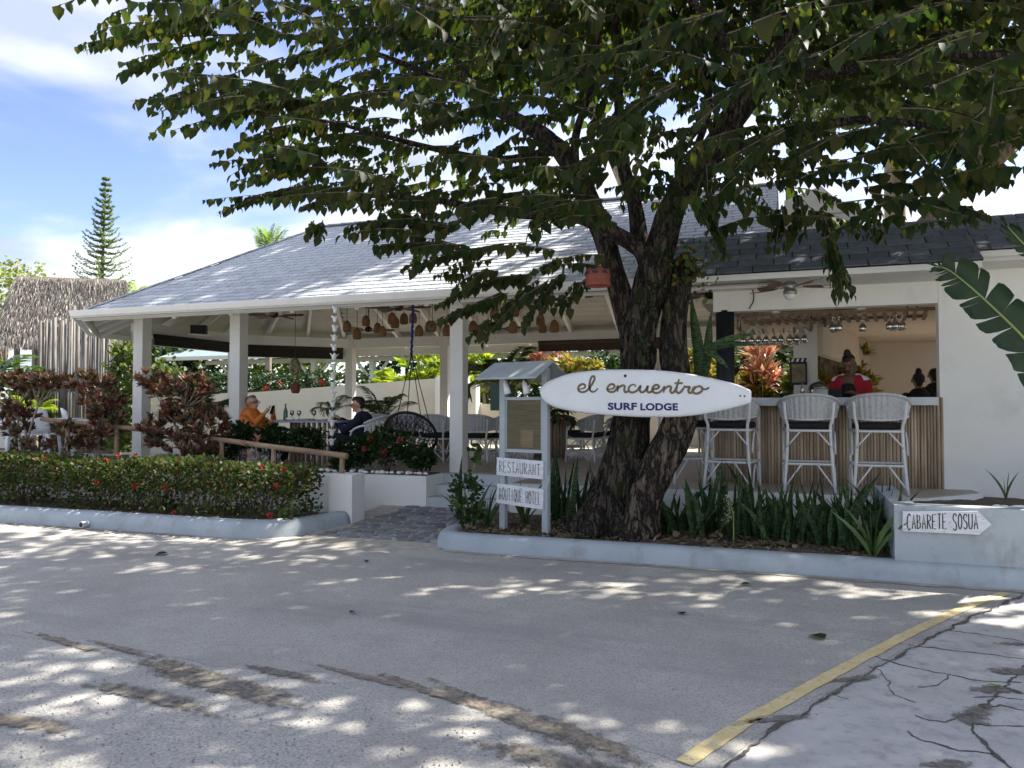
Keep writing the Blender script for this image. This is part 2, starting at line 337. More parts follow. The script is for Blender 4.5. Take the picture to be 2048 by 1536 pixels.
# yellow line, worn edges
def band(c, w, z, amp):
    c = [V(p.x, p.y, z) for p in c]; c = ragged(c, .04, .004); l_ = []; r_ = []
    for i in range(len(c)):
        d = (c[min(i + 1, len(c) - 1)] - c[max(i - 1, 0)]).normalized(); s_ = V(-d.y, d.x, 0)
        l_.append(c[i] + s_ * (w / 2 + amp * noise.noise(c[i] * 9))); r_.append(c[i] - s_ * (w / 2 + amp * noise.noise(c[i] * 9 + V(5, 5, 5))))
    n = len(c); return l_ + r_, [(i, i + 1, n + i + 1, n + i) for i in range(n - 1)]
g = G(); g.add(*band(line, .085, .009, .008)); g.build('painted_line', m_yell, ov)
# cracked concrete apron on the right
g = G(); a2 = [p + V(.02, -.01, -.003) for p in apr_r]
a2 = [atz(1330, 1545, .001), atz(1300, 1700, .001)][::-1] + a2
poly = a2 + [V(a2[-1].x, 7.95, .001), V(60, 7.95, .001), V(60, -20, .001), V(a2[0].x - .4, -20, .001)]
g.add(poly, [tuple(reversed(range(len(poly))))]); apron = struct(g.build('concrete_apron', m_conc))
cracks = [([(1300 + 748, 1318), (1990, 1310), (1900, 1300), (1820, 1290), (1720, 1278)], .012), ([(2048, 1365), (1960, 1362), (1900, 1350), (1820, 1333), (1760, 1318), (1730, 1300)], .014),
          ([(2048, 1388), (2010, 1375), (1960, 1420), (1935, 1432), (1950, 1470), (1985, 1505), (2020, 1536)], .03), ([(2048, 1420), (2000, 1410), (1960, 1420)], .016),
          ([(1935, 1432), (1890, 1445), (1860, 1440), (1830, 1430)], .016), ([(2048, 1452), (1990, 1452), (1950, 1450)], .012), ([(1985, 1505), (1920, 1502), (1880, 1490), (1840, 1478), (1815, 1462)], .014),
          ([(1830, 1405), (1790, 1390), (1760, 1340), (1735, 1330)], .008), ([(1840, 1375), (1870, 1372), (1900, 1350)], .008), ([(2048, 1283), (1960, 1268), (1900, 1262)], .009),
          ([(2048, 1230), (1960, 1222), (1930, 1240)], .008), ([(2010, 1375), (2048, 1330)], .02), ([(1950, 1395), (2000, 1393), (2048, 1400)], .012), ([(1700, 1400), (1660, 1385), (1610, 1400)], .006)]
for c, w in cracks:
    p = ragged([atz(x, y, .003) for x, y in c], .014, .022, 13); w2 = [w * (.12 + 1.5 * abs(noise.noise(q * 11)) + .7 * abs(noise.noise(q * 29))) for q in p]; w2[0] *= .3; w2[-1] *= .3
    G().ribbon(p, w2, (0, 0, 1), .0015).build('crack', m_crack, apron)
p = ragged([q + V(.03, -.01, .0) for q in apr], .03, .03, 8); G().ribbon([q + V(0, 0, .003) for q in p], [.035 * (.2 + 1.3 * abs(noise.noise(q * 5))) for q in p], (0, 0, 1), .0015).build('crack', m_crack, apron)
def blot(name, c, rx, ry, mat, parent, z, sd, ang=0, n=40, rough_=.5):
    p = []
    for i in range(n):
        th = 2 * PI * i / n; k = 1 + rough_ * noise.noise(V(math.cos(th) * 1.5 + sd, math.sin(th) * 1.5, sd)) + .3 * rough_ * noise.noise(V(math.cos(th) * 6, math.sin(th) * 6, sd))
        q = Matrix.Rotation(ang, 3, 'Z') @ V(rx * k * math.cos(th), ry * k * math.sin(th), 0); p.append(V(c.x + q.x, c.y + q.y, z))
    g = G(); g.prism(p, .0015); return g.build(name, mat, parent)
m_dirt = soft_dirt('sandy_dirt', (.15, .125, .095), (.30, .26, .205)); m_damp = soft_dirt('dark_grit', (.11, .10, .085), (.22, .20, .17), 20)
for i, (x, y, rx, ry, a, mt) in enumerate(((380, 1350, .75, .17, -.25, m_dirt), (450, 1372, .9, .17, -.2, m_damp), (560, 1347, .5, .07, -.1, m_damp), (960, 1410, .65, .09, -.48, m_dirt), (1060, 1445, .7, .15, -.45, m_damp), (1170, 1478, .5, .11, -.45, m_dirt), (130, 1285, .7, .06, -.2, m_dirt), (1120, 1525, .7, .13, -.1, m_damp), (40, 1445, .5, .1, 0, m_dirt), (720, 1354, .55, .05, -.2, m_dirt), (850, 1382, .6, .06, -.35, m_dirt), (300, 1395, .8, .12, -.1, m_damp), (250, 1302, .5, .05, -.2, m_dirt))):
    dirt_sheet('sand_patch', atz(x, y, 0), rx, ry, a, .0052 + .0004 * i, mt, road)
for i, (x, y, rx, ry, a) in enumerate(((2035, 1345, .26, .1, .3), (1940, 1440, .13, .13, 0), (1900, 1530, .2, .06, .5), (2040, 1290, .26, .05, .2), (1955, 1425, .09, .2, -.5), (1985, 1380, .18, .09, .4), (1700, 1360, .3, .06, .6), (1560, 1440, .3, .05, .6))):
    dirt_sheet('dirt_patch', atz(x, y, 0), rx, ry, a, .0062 + .0004 * i, m_damp, apron)
def sweep(prof, path, name, mat, smooth=True, parent=None):
    """profile (offset to the left of travel, z) along a flat path"""
    g = G(); v = []; f = []; k = len(prof); p = [Vector(q) for q in path]; n = len(p)
    for i in range(n):
        d1 = (p[i] - p[i - 1]).normalized() if i else (p[1] - p[0]).normalized(); d2 = (p[i + 1] - p[i]).normalized() if i < n - 1 else d1
        d = (d1 + d2).normalized(); s_ = V(-d.y, d.x, 0) / max(.3, d.dot(d1))
        for o_, z in prof: v.append(p[i] + s_ * o_ + V(0, 0, z))
    for i in range(n - 1):
        for j in range(k - 1): f.append((i * k + j, (i + 1) * k + j, (i + 1) * k + j + 1, i * k + j + 1))
    f += [tuple(range(k)), tuple(reversed(range((n - 1) * k, n * k)))]
    g.add(v, f); return g.build(name, mat, parent, smooth=smooth)
kp = [(0, -.03), (.012, .06), (.03, .13), (.06, .165), (.11, .178), (.18, .178), (.25, .17), (.25, -.03)]
pth = catmull([V(-3.9, 8.9, 0), V(-3.92, 8.4, 0), V(-3.82, 7.98, 0), V(-3.55, 7.82, 0), V(-3.1, 7.8, 0)], 6) + [V(x, 7.82 + .012 * noise.noise(V(x, 0, 0)), 0) for x in np.arange(-2.5, 12, .5)] + [V(60, 7.82, 0)]
tag(sweep(kp, pth, 'kerb', m_kerb), 'pale grey-blue rounded kerb in front of the tree bed', 'kerb')
kp2 = [(0, -.03), (.015, .08), (.035, .15), (.07, .185), (.12, .2), (.22, .2), (.26, .19), (.26, -.03)]
pth = [V(-70, 7.45, 0)] + [V(x, 7.58 + .012 * (x + 10) + .012 * noise.noise(V(x, 3, 0)), 0) for x in np.arange(-14, -6.6, .5)] + catmull([V(-6.5, 7.64, 0), V(-6.12, 7.7, 0), V(-5.8, 7.95, 0), V(-5.6, 8.4, 0), V(-5.5, 8.88, 0)], 6)
k2 = tag(sweep(kp2, pth, 'kerb', m_kerb), 'pale grey kerb with a drain hole below the clipped hedge', 'kerb')
c = at(170, 1047, 7.56); G().tube([V(c.x, 7.4995, c.z - .01), V(c.x, 7.66, c.z - .01)], .042, 14).build('drain_pipe', m_step, k2)
G().tube([V(c.x, 7.496, c.z - .01), V(c.x, 7.5, c.z - .01)], .031, 14).build('drain_hole', m_black, k2)
# sandy gutter strip along the kerbs
g = G(); g.add(*band([V(x, 7.74, 0) for x in np.arange(-3.6, 14, .3)], .09, .0095, .05)); g.build('sand_patch', m_mortar, ov)
g = G(); g.add(*band([V(x, 7.52 + .012 * (x + 10), 0) for x in np.arange(-18, -6.8, .3)], .07, .0095, .05)); g.build('sand_patch', m_sand, ov)

# soil beds
def soil(name, x0, x1, y0, y1, z, nx=60, ny=14, amp=.03, tilt=0):
    g = G(); v = []; f = []
    for j in range(ny + 1):
        for i in range(nx + 1):
            x = x0 + (x1 - x0) * i / nx; y = y0 + (y1 - y0) * j / ny; v.append((x, y, z + tilt * (y - y0) + amp * noise.noise(V(x * 3, y * 3, 0)) + amp * .8 * noise.noise(V(x * 11, y * 11, 0))))
    for j in range(ny):
        for i in range(nx): a = j * (nx + 1) + i; f.append((a, a + 1, a + nx + 2, a + nx + 1))
    g.add(v, f); return struct(g.build(name, m_soil, smooth=True))
soil('planting_bed', -3.75, 1.2, 7.95, 9.9, .155, 90, 30)
soil('hedge_bed', -16, -6.08, 7.78, 9.05, .16, 90, 12); soil('hedge_bed', -6.1, -5.74, 8.36, 9.05, .155, 12, 12)
soil('upper_bed', .95, 9, 8.05, 11.05, .60, 60, 20, tilt=-.045)
soil('front_bed', -15, -6.72, 9.15, 10.42, .44, 60, 12)
# mulch chips on the visible bed
n = 2600; P = np.stack([rng.uniform(-3.6, 1.0, n), 8.02 + rng.beta(1, 1.6, n) * 1.5, np.full(n, .172)], 1)
D = unit(n); D[:, 2] *= .25; m_chip = LM('bark_chip', [(.05, .035, .022), (.16, .12, .08), (.33, .27, .19), (.09, .065, .04)], 0, .9)
stuff(mobj('mulch', leaf_mesh('mulch', P, D, np.tile([0, 0, 1.], (n, 1)) + unit(n) * .4, rng.uniform(.02, .06, n), m_chip, SLIM_V, SLIM_F, 1.6)))['label'] = 'brown bark chips strewn over the tree bed'

# right planter wall with step in height
pw = thing('planter_wall', 'grey-blue painted planter wall carrying the arrow sign', 'wall', (3, 7.95, 0))
G().b2(.88, 40, 7.93, 8.13, .05, .685).build('wall', m_kerb, pw)
G().b2(.88, 1.08, 8.132, 9.85, .05, .68).build('side_wall', m_kerb, pw)
# left garden wall and end pillar
gw = thing('garden_wall', 'low white wall running behind the clipped hedge', 'wall', (-8, 9.05, 0))
G().b2(-60, -5.86, 9.0, 9.16, -.02, .655).build('wall', m_white, gw); G().b2(-5.86, -5.5, 8.9, 9.22, -.02, .685).build('pillar', m_white, gw); G().b2(-6.76, -6.66, 9.162, 10.398, -.02, .56).build('return_wall', m_white, gw)

# path of slate pieces
g = G(); g.add([(-5.56, 7.66, .006), (-3.7, 7.7, .006), (-3.6, 10.6, .10), (-5.9, 10.6, .10)], [(0, 1, 2, 3)]); path = struct(g.build('path', m_mortar))
def pz(y): return .006 + (y - 7.7) * .0325
ny = 16
for j in range(ny):
    y0 = 8.12 + j * .147
    x = -5.48 + U(0, .1) + (0.0 if y0 > 8.6 else (8.6 - y0) * -.15)
    while x < -3.98:
        w = U(.14, .3); 
        pts = []
        for k in range(7):
            th = 2 * PI * k / 7 + U(-.2, .2); pts.append(V(x + w / 2 + math.cos(th) * w * .5 * U(.86, 1.02), y0 + math.sin(th) * .083 * U(.8, 1.05), 0))
        zb = pz(y0); g = G(); g.prism([V(q.x, q.y, zb - .01) for q in pts], .017 + U(0, .008)); g.build('paving_stone', m_slate, path); x += w + .008
# ================================================================ pavilion
pav = thing('pavilion', 'open white pavilion with a pale grey shingle hip roof', 'pavilion', (-7, 14.9, 0))
ZF = .55
fp = [(-11.9, 10.4), (-5.15, 10.4), (-5.15, 11.04), (-3.62, 11.04), (-3.62, 9.85), (1.45, 9.85), (2.15, 10.65), (2.15, 10.99), (1.0, 11.4), (1.0, 20.2), (-11.8, 19.2), (-14.2, 16.8), (-14.2, 13.1)]
g = G(); g.prism([V(x, y, -.02) for x, y in fp], ZF - .003 + .02); plinth = g.build('plinth', m_white, pav)
fp2 = [(-11.7, 11.02), (-5.15, 11.02), (-3.6, 11.02), (-3.6, 9.88), (1.42, 9.88), (2.1, 10.66), (2.1, 10.985), (.98, 11.4), (.98, 20.1), (-11.7, 19.1), (-14.1, 16.7), (-14.1, 13.2)]
g = G(); g.prism([V(x, y, ZF - .002) for x, y in fp2], .006); g.build('floor', m_floor, pav)
for k in range(3):
    G().b2(-5.148, -3.63, 10.42 + .29 * k, 11.05, -.02, .235 + .155 * k - (.003 if k == 2 else 0)).build('step', m_step, pav)
G().b2(-11.6, -5.2, 10.46, 10.98, ZF - .05, ZF + .012).build('bed_soil', m_soil, pav)
for i in range(46):
    x = -7.35 + i * .047 + U(-.02, .02); r = U(.03, .05)
    G().ball((x, 10.5 + U(-.05, .22) * (1 if i % 3 else .3), ZF + .012 + r * .35), (r * U(.9, 1.3), r, r * .55), 8, 5).build('pebble', m_white, pav, smooth=True)
EV = [V(-12.12, 10.4, 3.30), V(-14.76, 13.04, 3.30), V(-14.76, 16.77, 3.30), V(-12.12, 19.4, 3.30)]; AP = V(-10.12, 14.9, 5.66); RX = -.2
AR = V(RX, 14.9, 5.66); ER = V(RX, 10.4, 3.30); BR = V(RX, 19.4, 3.30)
def slab(pts, h):
    """closed sheet of thickness h below the points"""
    return G().prism([Vector(p) - V(0, 0, h) for p in pts], h)
roof = slab([EV[0], ER, AR, AP], .05).build('roof', m_feltl, pav)
for a, b in ((1, 0), (2, 1), (3, 2)): slab([EV[a], EV[b], AP], .05).build('roof_facet', m_sh_l, pav)
slab([EV[3], AP, AR, BR], .05).build('roof_facet', m_sh_l, pav)
# shingles on the front slope
def shingle_mesh(w, h, t, nm, mat):
    g = G(); e = .008; g.add([(e, 0, t), (w - e, 0, t), (w - e, h * 1.12, .002), (e, h * 1.12, .002), (e, 0, 0), (w - e, 0, 0), (w - e, h * 1.12, -.004), (e, h * 1.12, -.004)], [(0, 1, 2, 3), (7, 6, 5, 4), (0, 4, 5, 1), (1, 5, 6, 2), (2, 6, 7, 3), (3, 7, 4, 0)])
    m = g.mesh(nm); m.materials.append(mat); return m
def lay(o, ux, up, nrows, hgt, w, xl, xr, mat, parent, limit, t=.014, half=True):
    """rows of shingle tabs on the plane o + ux*x + up*s ; xl(s), xr(s) limit each row"""
    ux = Vector(ux); up = Vector(up).normalized(); nn_ = ux.cross(up); R3 = Matrix((ux, up, nn_)).transposed(); e = R3.to_euler()
    sm = shingle_mesh(w, hgt, t, 'shingle', mat); cnt = 0; rest = G(); tv = [v.co.copy() for v in sm.vertices]; tf = [tuple(q.vertices) for q in sm.polygons]
    for r in range(nrows):
        s_ = r * hgt; x = math.floor(xl(s_) / w) * w + (w / 2 if r % 2 else 0) + U(-.03, .03)
        while x < xr(s_) - .03:
            if x + w > xl(s_) + .03:
                jit = U(-.006, .006); p = Vector(o) + ux * x + up * (s_ + jit) + nn_ * (.004 + U(0, .003))
                cl = max(0, xl(s_) - x); cr_ = max(0, x + w - xr(s_)); sx = (w - cl - cr_) / w
                if sx > .05:
                    p = p + ux * cl
                    if cnt < limit:
                        so = mobj('shingle', sm, parent, loc=p); so.rotation_euler = e; so.scale = (sx, 1, 1); cnt += 1
                    else: rest.add([p + R3 @ V(v.x * sx, v.y, v.z) for v in tv], tf)
            x += w
    if rest.v: stuff(rest.build('shingles', mat, parent))
up = V(0, 4.5, 2.36); SL = up.length
lay(V(0, 10.37, 3.29), (1, 0, 0), up, 27, SL / 26.6, .36, lambda s: -12.12 + 2.0 * s / SL, lambda s: RX, m_sh_l, roof, 300)
for a, b in ((AP, EV[0]), (AP, EV[1]), (AP, EV[2]), (AP, EV[3])):
    k = 18
    for i in range(k): G().bar(a.lerp(b, i / k) + V(0, 0, .03), a.lerp(b, (i + 1.1) / k) + V(0, 0, .022), .2, .02).build('hip_cap', m_sh_l, roof)
for i in range(30):
    x = -10.12 + i * .33; G().bar(V(x, 14.9, 5.695), V(min(x + .36, RX), 14.9, 5.685), .24, .022).build('ridge_cap', m_sh_l, roof)
# gutter and fascia
gut = [V(-1.95, 10.36, 3.245), V(-12.15, 10.36, 3.245), EV[1] + V(-.05, -.02, -.055), EV[2] + V(-.05, .02, -.055)]
sweep([(0, .075), (-.005, -.03), (-.03, -.055), (-.075, -.062), (-.115, -.03), (-.13, .04), (-.13, .07), (-.1, .07), (-.1, .03), (-.03, .03), (-.012, .075)][::-1], [gut[0], gut[1], gut[2], gut[3]][::-1], 'gutter', m_wood_w, False, pav)
for a, b in ((V(RX, 10.4, 0), EV[0]), (EV[0], EV[1]), (EV[1], EV[2]), (EV[2], EV[3]), (EV[3], V(RX, 19.4, 0))):
    a = V(a.x, a.y, 3.2); b = V(b.x, b.y, 3.2); i_ = ((V(-8, 14.9, 3.2) - (a + b) / 2)); n_ = V((b - a).y, -(b - a).x, 0).normalized(); n_ = n_ if n_.dot(i_) > 0 else -n_
    G().bar(a + n_ * .05, b + n_ * .05, .03, .12).build('fascia', m_wood_w, pav)
# posts
def post(x, y, w=.22): G().b2(x - w / 2, x + w / 2, y - w / 2, y + w / 2, ZF, 3.6).build('post', m_wood_w, pav)
PF = [(-11.49, 11.21), (-9.27, 11.21), (-4.98, 11.21)]; PB = [(-13.75, 13.4), (-13.75, 16.45), (-11.62, 18.7), (-8.7, 18.7), (-2.9, 18.7)]
for x, y in PF + PB: post(x, y)
ring = [V(-.3, 11.21, 0), V(-11.49, 11.21, 0), V(-13.75, 13.4, 0), V(-13.75, 16.45, 0), V(-11.62, 18.7, 0), V(-.3, 18.7, 0)]
for i, (a, b) in enumerate(zip(ring, ring[1:])):
    z0 = 3.40 if i == 0 else 3.34
    G().bar(V(a.x, a.y, z0), V(b.x, b.y, z0), .16, .26).build('beam', m_wood_w, pav)
    if i: 
        n_ = V(-(b - a).y, (b - a).x, 0).normalized(); n_ = n_ if n_.dot(V(-9, 15, 0) - a) < 0 else -n_
        G().bar(V(a.x, a.y, 3.08) + n_ * .15, V(b.x, b.y, 3.08) + n_ * .15, .1, .16).build('lower_beam', m_wood_w, pav)
# ceiling boards and rafters
def under(y): return 3.30 + (4.5 - abs(y - 14.9)) * .5244 - .075
for sgn in (1, -1):
    for k in range(26):
        y0 = 14.9 + sgn * (.02 + k * .178); y1 = y0 + sgn * .170
        l_ = -10.1 - .44 * (abs(y0 - 14.9))
        G().bar(V(l_, (y0 + y1) / 2, under((y0 + y1) / 2)), V(RX - .01, (y0 + y1) / 2, under((y0 + y1) / 2)), .19, .02, (0, -sgn * -.464, .885) if sgn > 0 else (0, -.464, .885)).build('ceiling_board', m_ceil, pav)
for a, b in ((1, 0), (2, 1), (3, 2)):
    slab([EV[a] - V(0, 0, .07), EV[b] - V(0, 0, .07), AP - V(0, 0, .07)], .015).build('ceiling_panel', m_ceil, pav)
for x in np.arange(-10.1, -.2, 1.22):
    for sgn in (1, -1):
        G().bar(V(x, 14.9, under(14.9) - .09), V(x, 14.9 + sgn * 4.4, under(14.9 + sgn * 4.4) - .09), .075, .15, (0, 0, 1)).build('rafter', m_wood_w, pav)
for q in [EV[0], EV[1], EV[2], EV[3]] + [EV[0].lerp(EV[1], t) for t in (.33, .67)] + [EV[1].lerp(EV[2], t) for t in (.33, .67)] + [EV[2].lerp(EV[3], t) for t in (.33, .67)]:
    G().bar(AP - V(0, 0, .17), q.lerp(AP, .03) - V(0, 0, .155), .075, .14).build('rafter', m_wood_w, pav)
G().bar(V(-10.2, 14.9, 5.46), V(RX, 14.9, 5.46), .08, .2).build('ridge_beam', m_wood_w, pav)
# small cream gable behind the roof end
gb = thing('gable_wall', 'cream clapboard gable rising behind the roof ridge', 'wall', (.5, 15.4, 0))
G().prism([V(-.1, 15.4, 3.4), V(1.25, 15.4, 3.4), V(1.25, 15.4, 5.0), V(.55, 15.4, 5.72), V(-.1, 15.4, 5.5)], .15, (0, 1, 0)).build('wall', m_cream, gb)
for k in range(12): G().box((.57, 15.385, 3.6 + k * .15), (1.33, .03, .14), m=Matrix.Rotation(-.12, 3, 'X')).build('siding_board', m_cream, gb)

# ================================================================ bar building
bar = thing('bar_building', 'white bar building with dark slate shingle roof and serving opening', 'building', (.4, 12, 0))
G().b2(1.76, 16, 11.0, 11.22, .1, 3.72).build('wall', m_white, bar)
G().b2(-1.02, 1.758, 11.003, 11.22, 2.91, 3.72).build('header', m_white, bar)
G().b2(-1.019, -.80, 11.222, 13.4, 2.98, 3.7).build('side_header', m_white, bar)
G().tube([V(-.87, 11.12, ZF), V(-.87, 11.12, 2.93)], .125, 24).build('column', m_black, bar, smooth=True)
G().b2(-1.2, 6, 11.23, 15.2, 3.06, 3.12).build('ceiling', m_kitch, bar); G().b2(-1.2, 3.3, 15.202, 19.6, 3.06, 3.12).build('ceiling', m_kitch, bar)  # unseen gap left in the ceiling at far right to let daylight in
G().b2(.03, .40, 13.5, 13.8, ZF, 3.06).build('pillar', m_white, bar)
w0 = V(.42, 13.65, 0); w1 = V(1.64, 19.4, 0)
for z0, z1, a, b in ((2.45, 3.055, 0, 1), (ZF, 1.15, 0, 1), (1.15, 2.45, .72, 1)):
    p, q = w0.lerp(w1, a), w0.lerp(w1, b); zc = (z0 + z1) / 2; G().bar(V(p.x, p.y, zc), V(q.x, q.y, zc), .14, z1 - z0).build('side_wall', m_kitch, bar)
G().b2(1.5, 7, 19.45, 19.65, ZF, 3.055).build('back_wall', m_kitch, bar)
G().b2(5.2, 5.4, 13.4, 19.44, .1, 3.06).build('end_wall', m_kitch, bar)  # stops short of the front wall; unseen gap added for daylight
G().b2(1.0, 5.2, 11.23, 19.44, ZF - .1, ZF - .01).build('kitchen_floor', m_floor, bar)
for x in (-.2, .9): G().bar(V(x, 11.4, 2.98), V(x - .9, 18, 2.98), .1, .14).build('ceiling_beam', m_wood_w, bar)
# roof apron with slate-blue shingles
def apron_roof(x0, x1, y0, z0, y1, z1, nm, soff=True):
    r_ = slab([V(x0, y0, z0), V(x1, y0, z0), V(x1, y1, z1), V(x0, y1, z1)], .018).build(nm, m_gap, bar)
    u_ = V(0, y1 - y0, z1 - z0); sl = u_.length; nr = 7
    G().b2(x0 + .01, x1 - .01, y0 + .012, y0 + .035, z0 - .09, z0 - .014).build('fascia', m_wood_w, bar)
    lay(V(0, y0 - .03, z0 - .012), (1, 0, 0), u_, nr, sl / nr, .44, lambda s: x0, lambda s: x1, m_sh_d, r_, 200, .016)
    return r_
ra = apron_roof(-1.9, 2.06, 10.0, 3.27, 11.3, 4.03, 'roof')
rb = apron_roof(2.062, 9.5, 10.28, 3.43, 11.3, 4.03, 'roof_wing')
G().b2(-1.88, 2.05, 10.036, 11.0, 3.19, 3.225).build('soffit', m_wood_w, bar)
G().b2(2.064, 9.5, 10.36, 10.998, 3.30, 3.375).build('soffit', m_wood_w, bar)
G().b2(-1.87, 9.4, 11.31, 15.2, 3.78, 3.98).build('flat_roof', m_sh_d, bar)
# loose cable on the header
G().tube(catmull([V(-.62, 10.985, 3.24), V(-.5, 10.985, 3.2), V(-.48, 10.985, 3.05), V(-.54, 10.985, 2.93)], 6), .008, 6).build('cable', m_black, bar)

# bar counter clad in poles
ctr = thing('bar_counter', 'bar counter with pale marble top and round wooden pole cladding', 'counter', (.3, 11.05, ZF))
g = G(); g.b2(-1.35, 1.70, 10.72, 11.45, 1.61, 1.71); g.build('counter_top', m_marble, ctr)
G().b2(-1.2, 1.755, 11.02, 11.3, ZF, 1.605).build('core', m_gold, ctr)
x = -1.2
while x < 1.76:
    r = U(.016, .023); hh = 1.605 if x < 1.66 else 1.71
    G().tube([V(x + r, 10.995, ZF + .003), V(x + r + U(-.004, .004), 10.993, ZF + .5), V(x + r, 10.995, hh)], [r, r * U(.9, 1.1), r], 8).build('pole', m_pole, ctr, smooth=True); x += 2 * r + .001
# ================================================================ walls and covered walkway behind
bw = thing('rear_wall', 'beige wall rising to the right behind the diners', 'wall', (-9, 21.5, 0))
a0 = at(300, 792, 21.5); a1 = at(500, 785, 21.5); a2_ = at(935, 752, 21.5)
G().prism([V(a0.x - 8, 21.5, -.1), V(a2_.x, 21.5, -.1), V(a2_.x, 21.5, a2_.z), V(a1.x, 21.5, a1.z), V(a0.x - 8, 21.5, a0.z - .1)], .2, (0, 1, 0)).build('wall', m_cream, bw)
p0 = at(876, 757, 21.4); G().b2(p0.x, p0.x + .75, 21.2, 21.49, -.1, p0.z + .05).build('pillar', m_white, bw)
lw = thing('low_wall', 'low beige wall behind the dining chairs', 'wall', (-3, 20.6, 0))
l0 = at(905, 808, 20.6); G().b2(l0.x, 1.0, 20.6, 20.8, 0, l0.z).build('wall', m_cream, lw)
p0 = at(938, 768, 20.5); G().b2(p0.x, p0.x + .3, 20.3, 20.598, 0, p0.z).build('pillar', m_white, lw)
cw = thing('covered_walkway', 'white covered walkway with braced posts behind the garden', 'walkway', (-10, 27, 0))
yb = 27; zt = at(640, 716, yb).z
G().b2(-24, 3, yb - .1, yb + .1, zt - .18, zt).build('beam', m_wood_w, cw)
slab([V(-26, yb - .9, zt + .1), V(4, yb - .9, zt + .1), V(4, yb + 1.5, zt + .95), V(-26, yb + 1.5, zt + .95)], .05).build('roof', M('teal_roof', (.20, .27, .28), (.26, .33, .34), sc=3, rough=.8), cw)
G().b2(-26, 4, yb - .93, yb - .9, zt - .02, zt + .14).build('fascia', m_wood_w, cw)
for px in (330, 470, 628, 745, 900, 1120):
    x = at(px, 740, yb).x; G().b2(x - .1, x + .1, yb - .1, yb + .1, 0, zt - .18).build('post', m_wood_w, cw)
    for s in (-1, 1): G().bar(V(x, yb, zt - 1.0), V(x + s * .7, yb, zt - .2), .08, .1).build('brace', m_wood_w, cw)
# left terrace
tr = thing('deck', 'grey boarded deck at the far left behind the crotons', 'deck', (-15, 11, 0))
for k in range(14): G().b2(-22, -12.6, 9.2 + k * .2, 9.395 + k * .2, .5, .62 + U(0, .004)).build('board', m_deck, tr)

# ================================================================ furniture and fittings
m_ratt = M('white_rattan', (.62, .625, .62), (.72, .72, .71), sc=12, rough=.5, bump=.15, bsc=60)
m_wick = M('woven_wicker', (.42, .42, .41), (.56, .56, .55), sc=26, rough=.7, bump=.7, bsc=130, dist=.006)
m_cush = M('black_cushion', (.012, .012, .014), (.02, .02, .022), sc=20, rough=.9)
m_dark = M('dark_metal', (.018, .016, .015), rough=.45)
m_wfan = M('brown_blade_wood', (.13, .085, .055), (.22, .15, .10), sc=12, rough=.5)
m_steel = M('brushed_metal', (.35, .34, .32), rough=.35, metal=.8)
m_opal = M('opal_glass', (.75, .76, .76), rough=.25)
m_basket = M('rattan_shade', (.17, .085, .035), (.27, .145, .065), sc=40, rough=.7, bump=.6, bsc=90)
m_terra = M('terracotta', (.17, .045, .03), (.23, .065, .042), sc=8, rough=.75, bump=.2)
m_navy = M('navy_letter', (.005, .008, .11), rough=.45)
m_brown = M('gold_brown_letter', (.15, .10, .045), rough=.5)
m_board = M('surfboard_white', (.66, .69, .71), (.72, .75, .77), sc=3, rough=.4, dirt=((.6, .61, .60), 9, .66, .85))
m_kiosk = M('sage_grey_paint', (.30, .34, .36), (.37, .41, .42), sc=3, rough=.65, bump=.12)
m_plank = M('distressed_white_plank', (.56, .58, .60), (.70, .71, .72), sc=10, rough=.8, bump=.4, st=(.4, 1, 3), dirt=((.28, .265, .25), 17, .6, .68))
m_ink = M('black_hand_paint', (.03, .03, .032), rough=.8)
m_mat = M('woven_mat', (.17, .13, .085), (.27, .21, .14), sc=8, rough=.8, bump=.5, bsc=60, st=(.3, 1, 9))
m_blind = M('dark_blind', (.016, .013, .012), (.03, .024, .02), sc=30, rough=.8)
m_blindb = M('brown_blind', (.05, .028, .018), (.085, .05, .032), sc=30, rough=.7, st=(.2, 1, 4))
m_rail = M('peeled_log', (.20, .125, .075), (.36, .26, .17), sc=6, rough=.75, bump=.4, bsc=50, st=(.2, 1, 1))
m_thatch = LM('dry_thatch', [(.20, .175, .155), (.44, .39, .35), (.58, .52, .47), (.30, .26, .23)], .1, .9)
m_thb = M('thatch_base', (.16, .135, .115), (.28, .24, .205), sc=8, rough=1, bump=.8)
m_grey_pole = M('grey_pole', (.11, .098, .086), (.26, .24, .215), sc=8, rough=.9, bump=.5, bsc=40, rnd=.35, st=(1, 1, .15))
m_plast = M('white_plastic', (.72, .73, .74), rough=.35)
m_rope = M('black_rope', (.012, .011, .012), rough=.9); m_blue = M('blue_wrap', (.012, .015, .13), rough=.8)
m_green = M('dark_green_paint', (.008, .04, .025), rough=.5)
m_glass = glass('clear_glass'); m_pane = glass('display_glass', (.9, .92, .9), .01, .12)
m_bottle = M('green_bottle', (.01, .10, .035), rough=.08, spec=.7)
m_china = M('white_china', (.78, .79, .8), rough=.25)

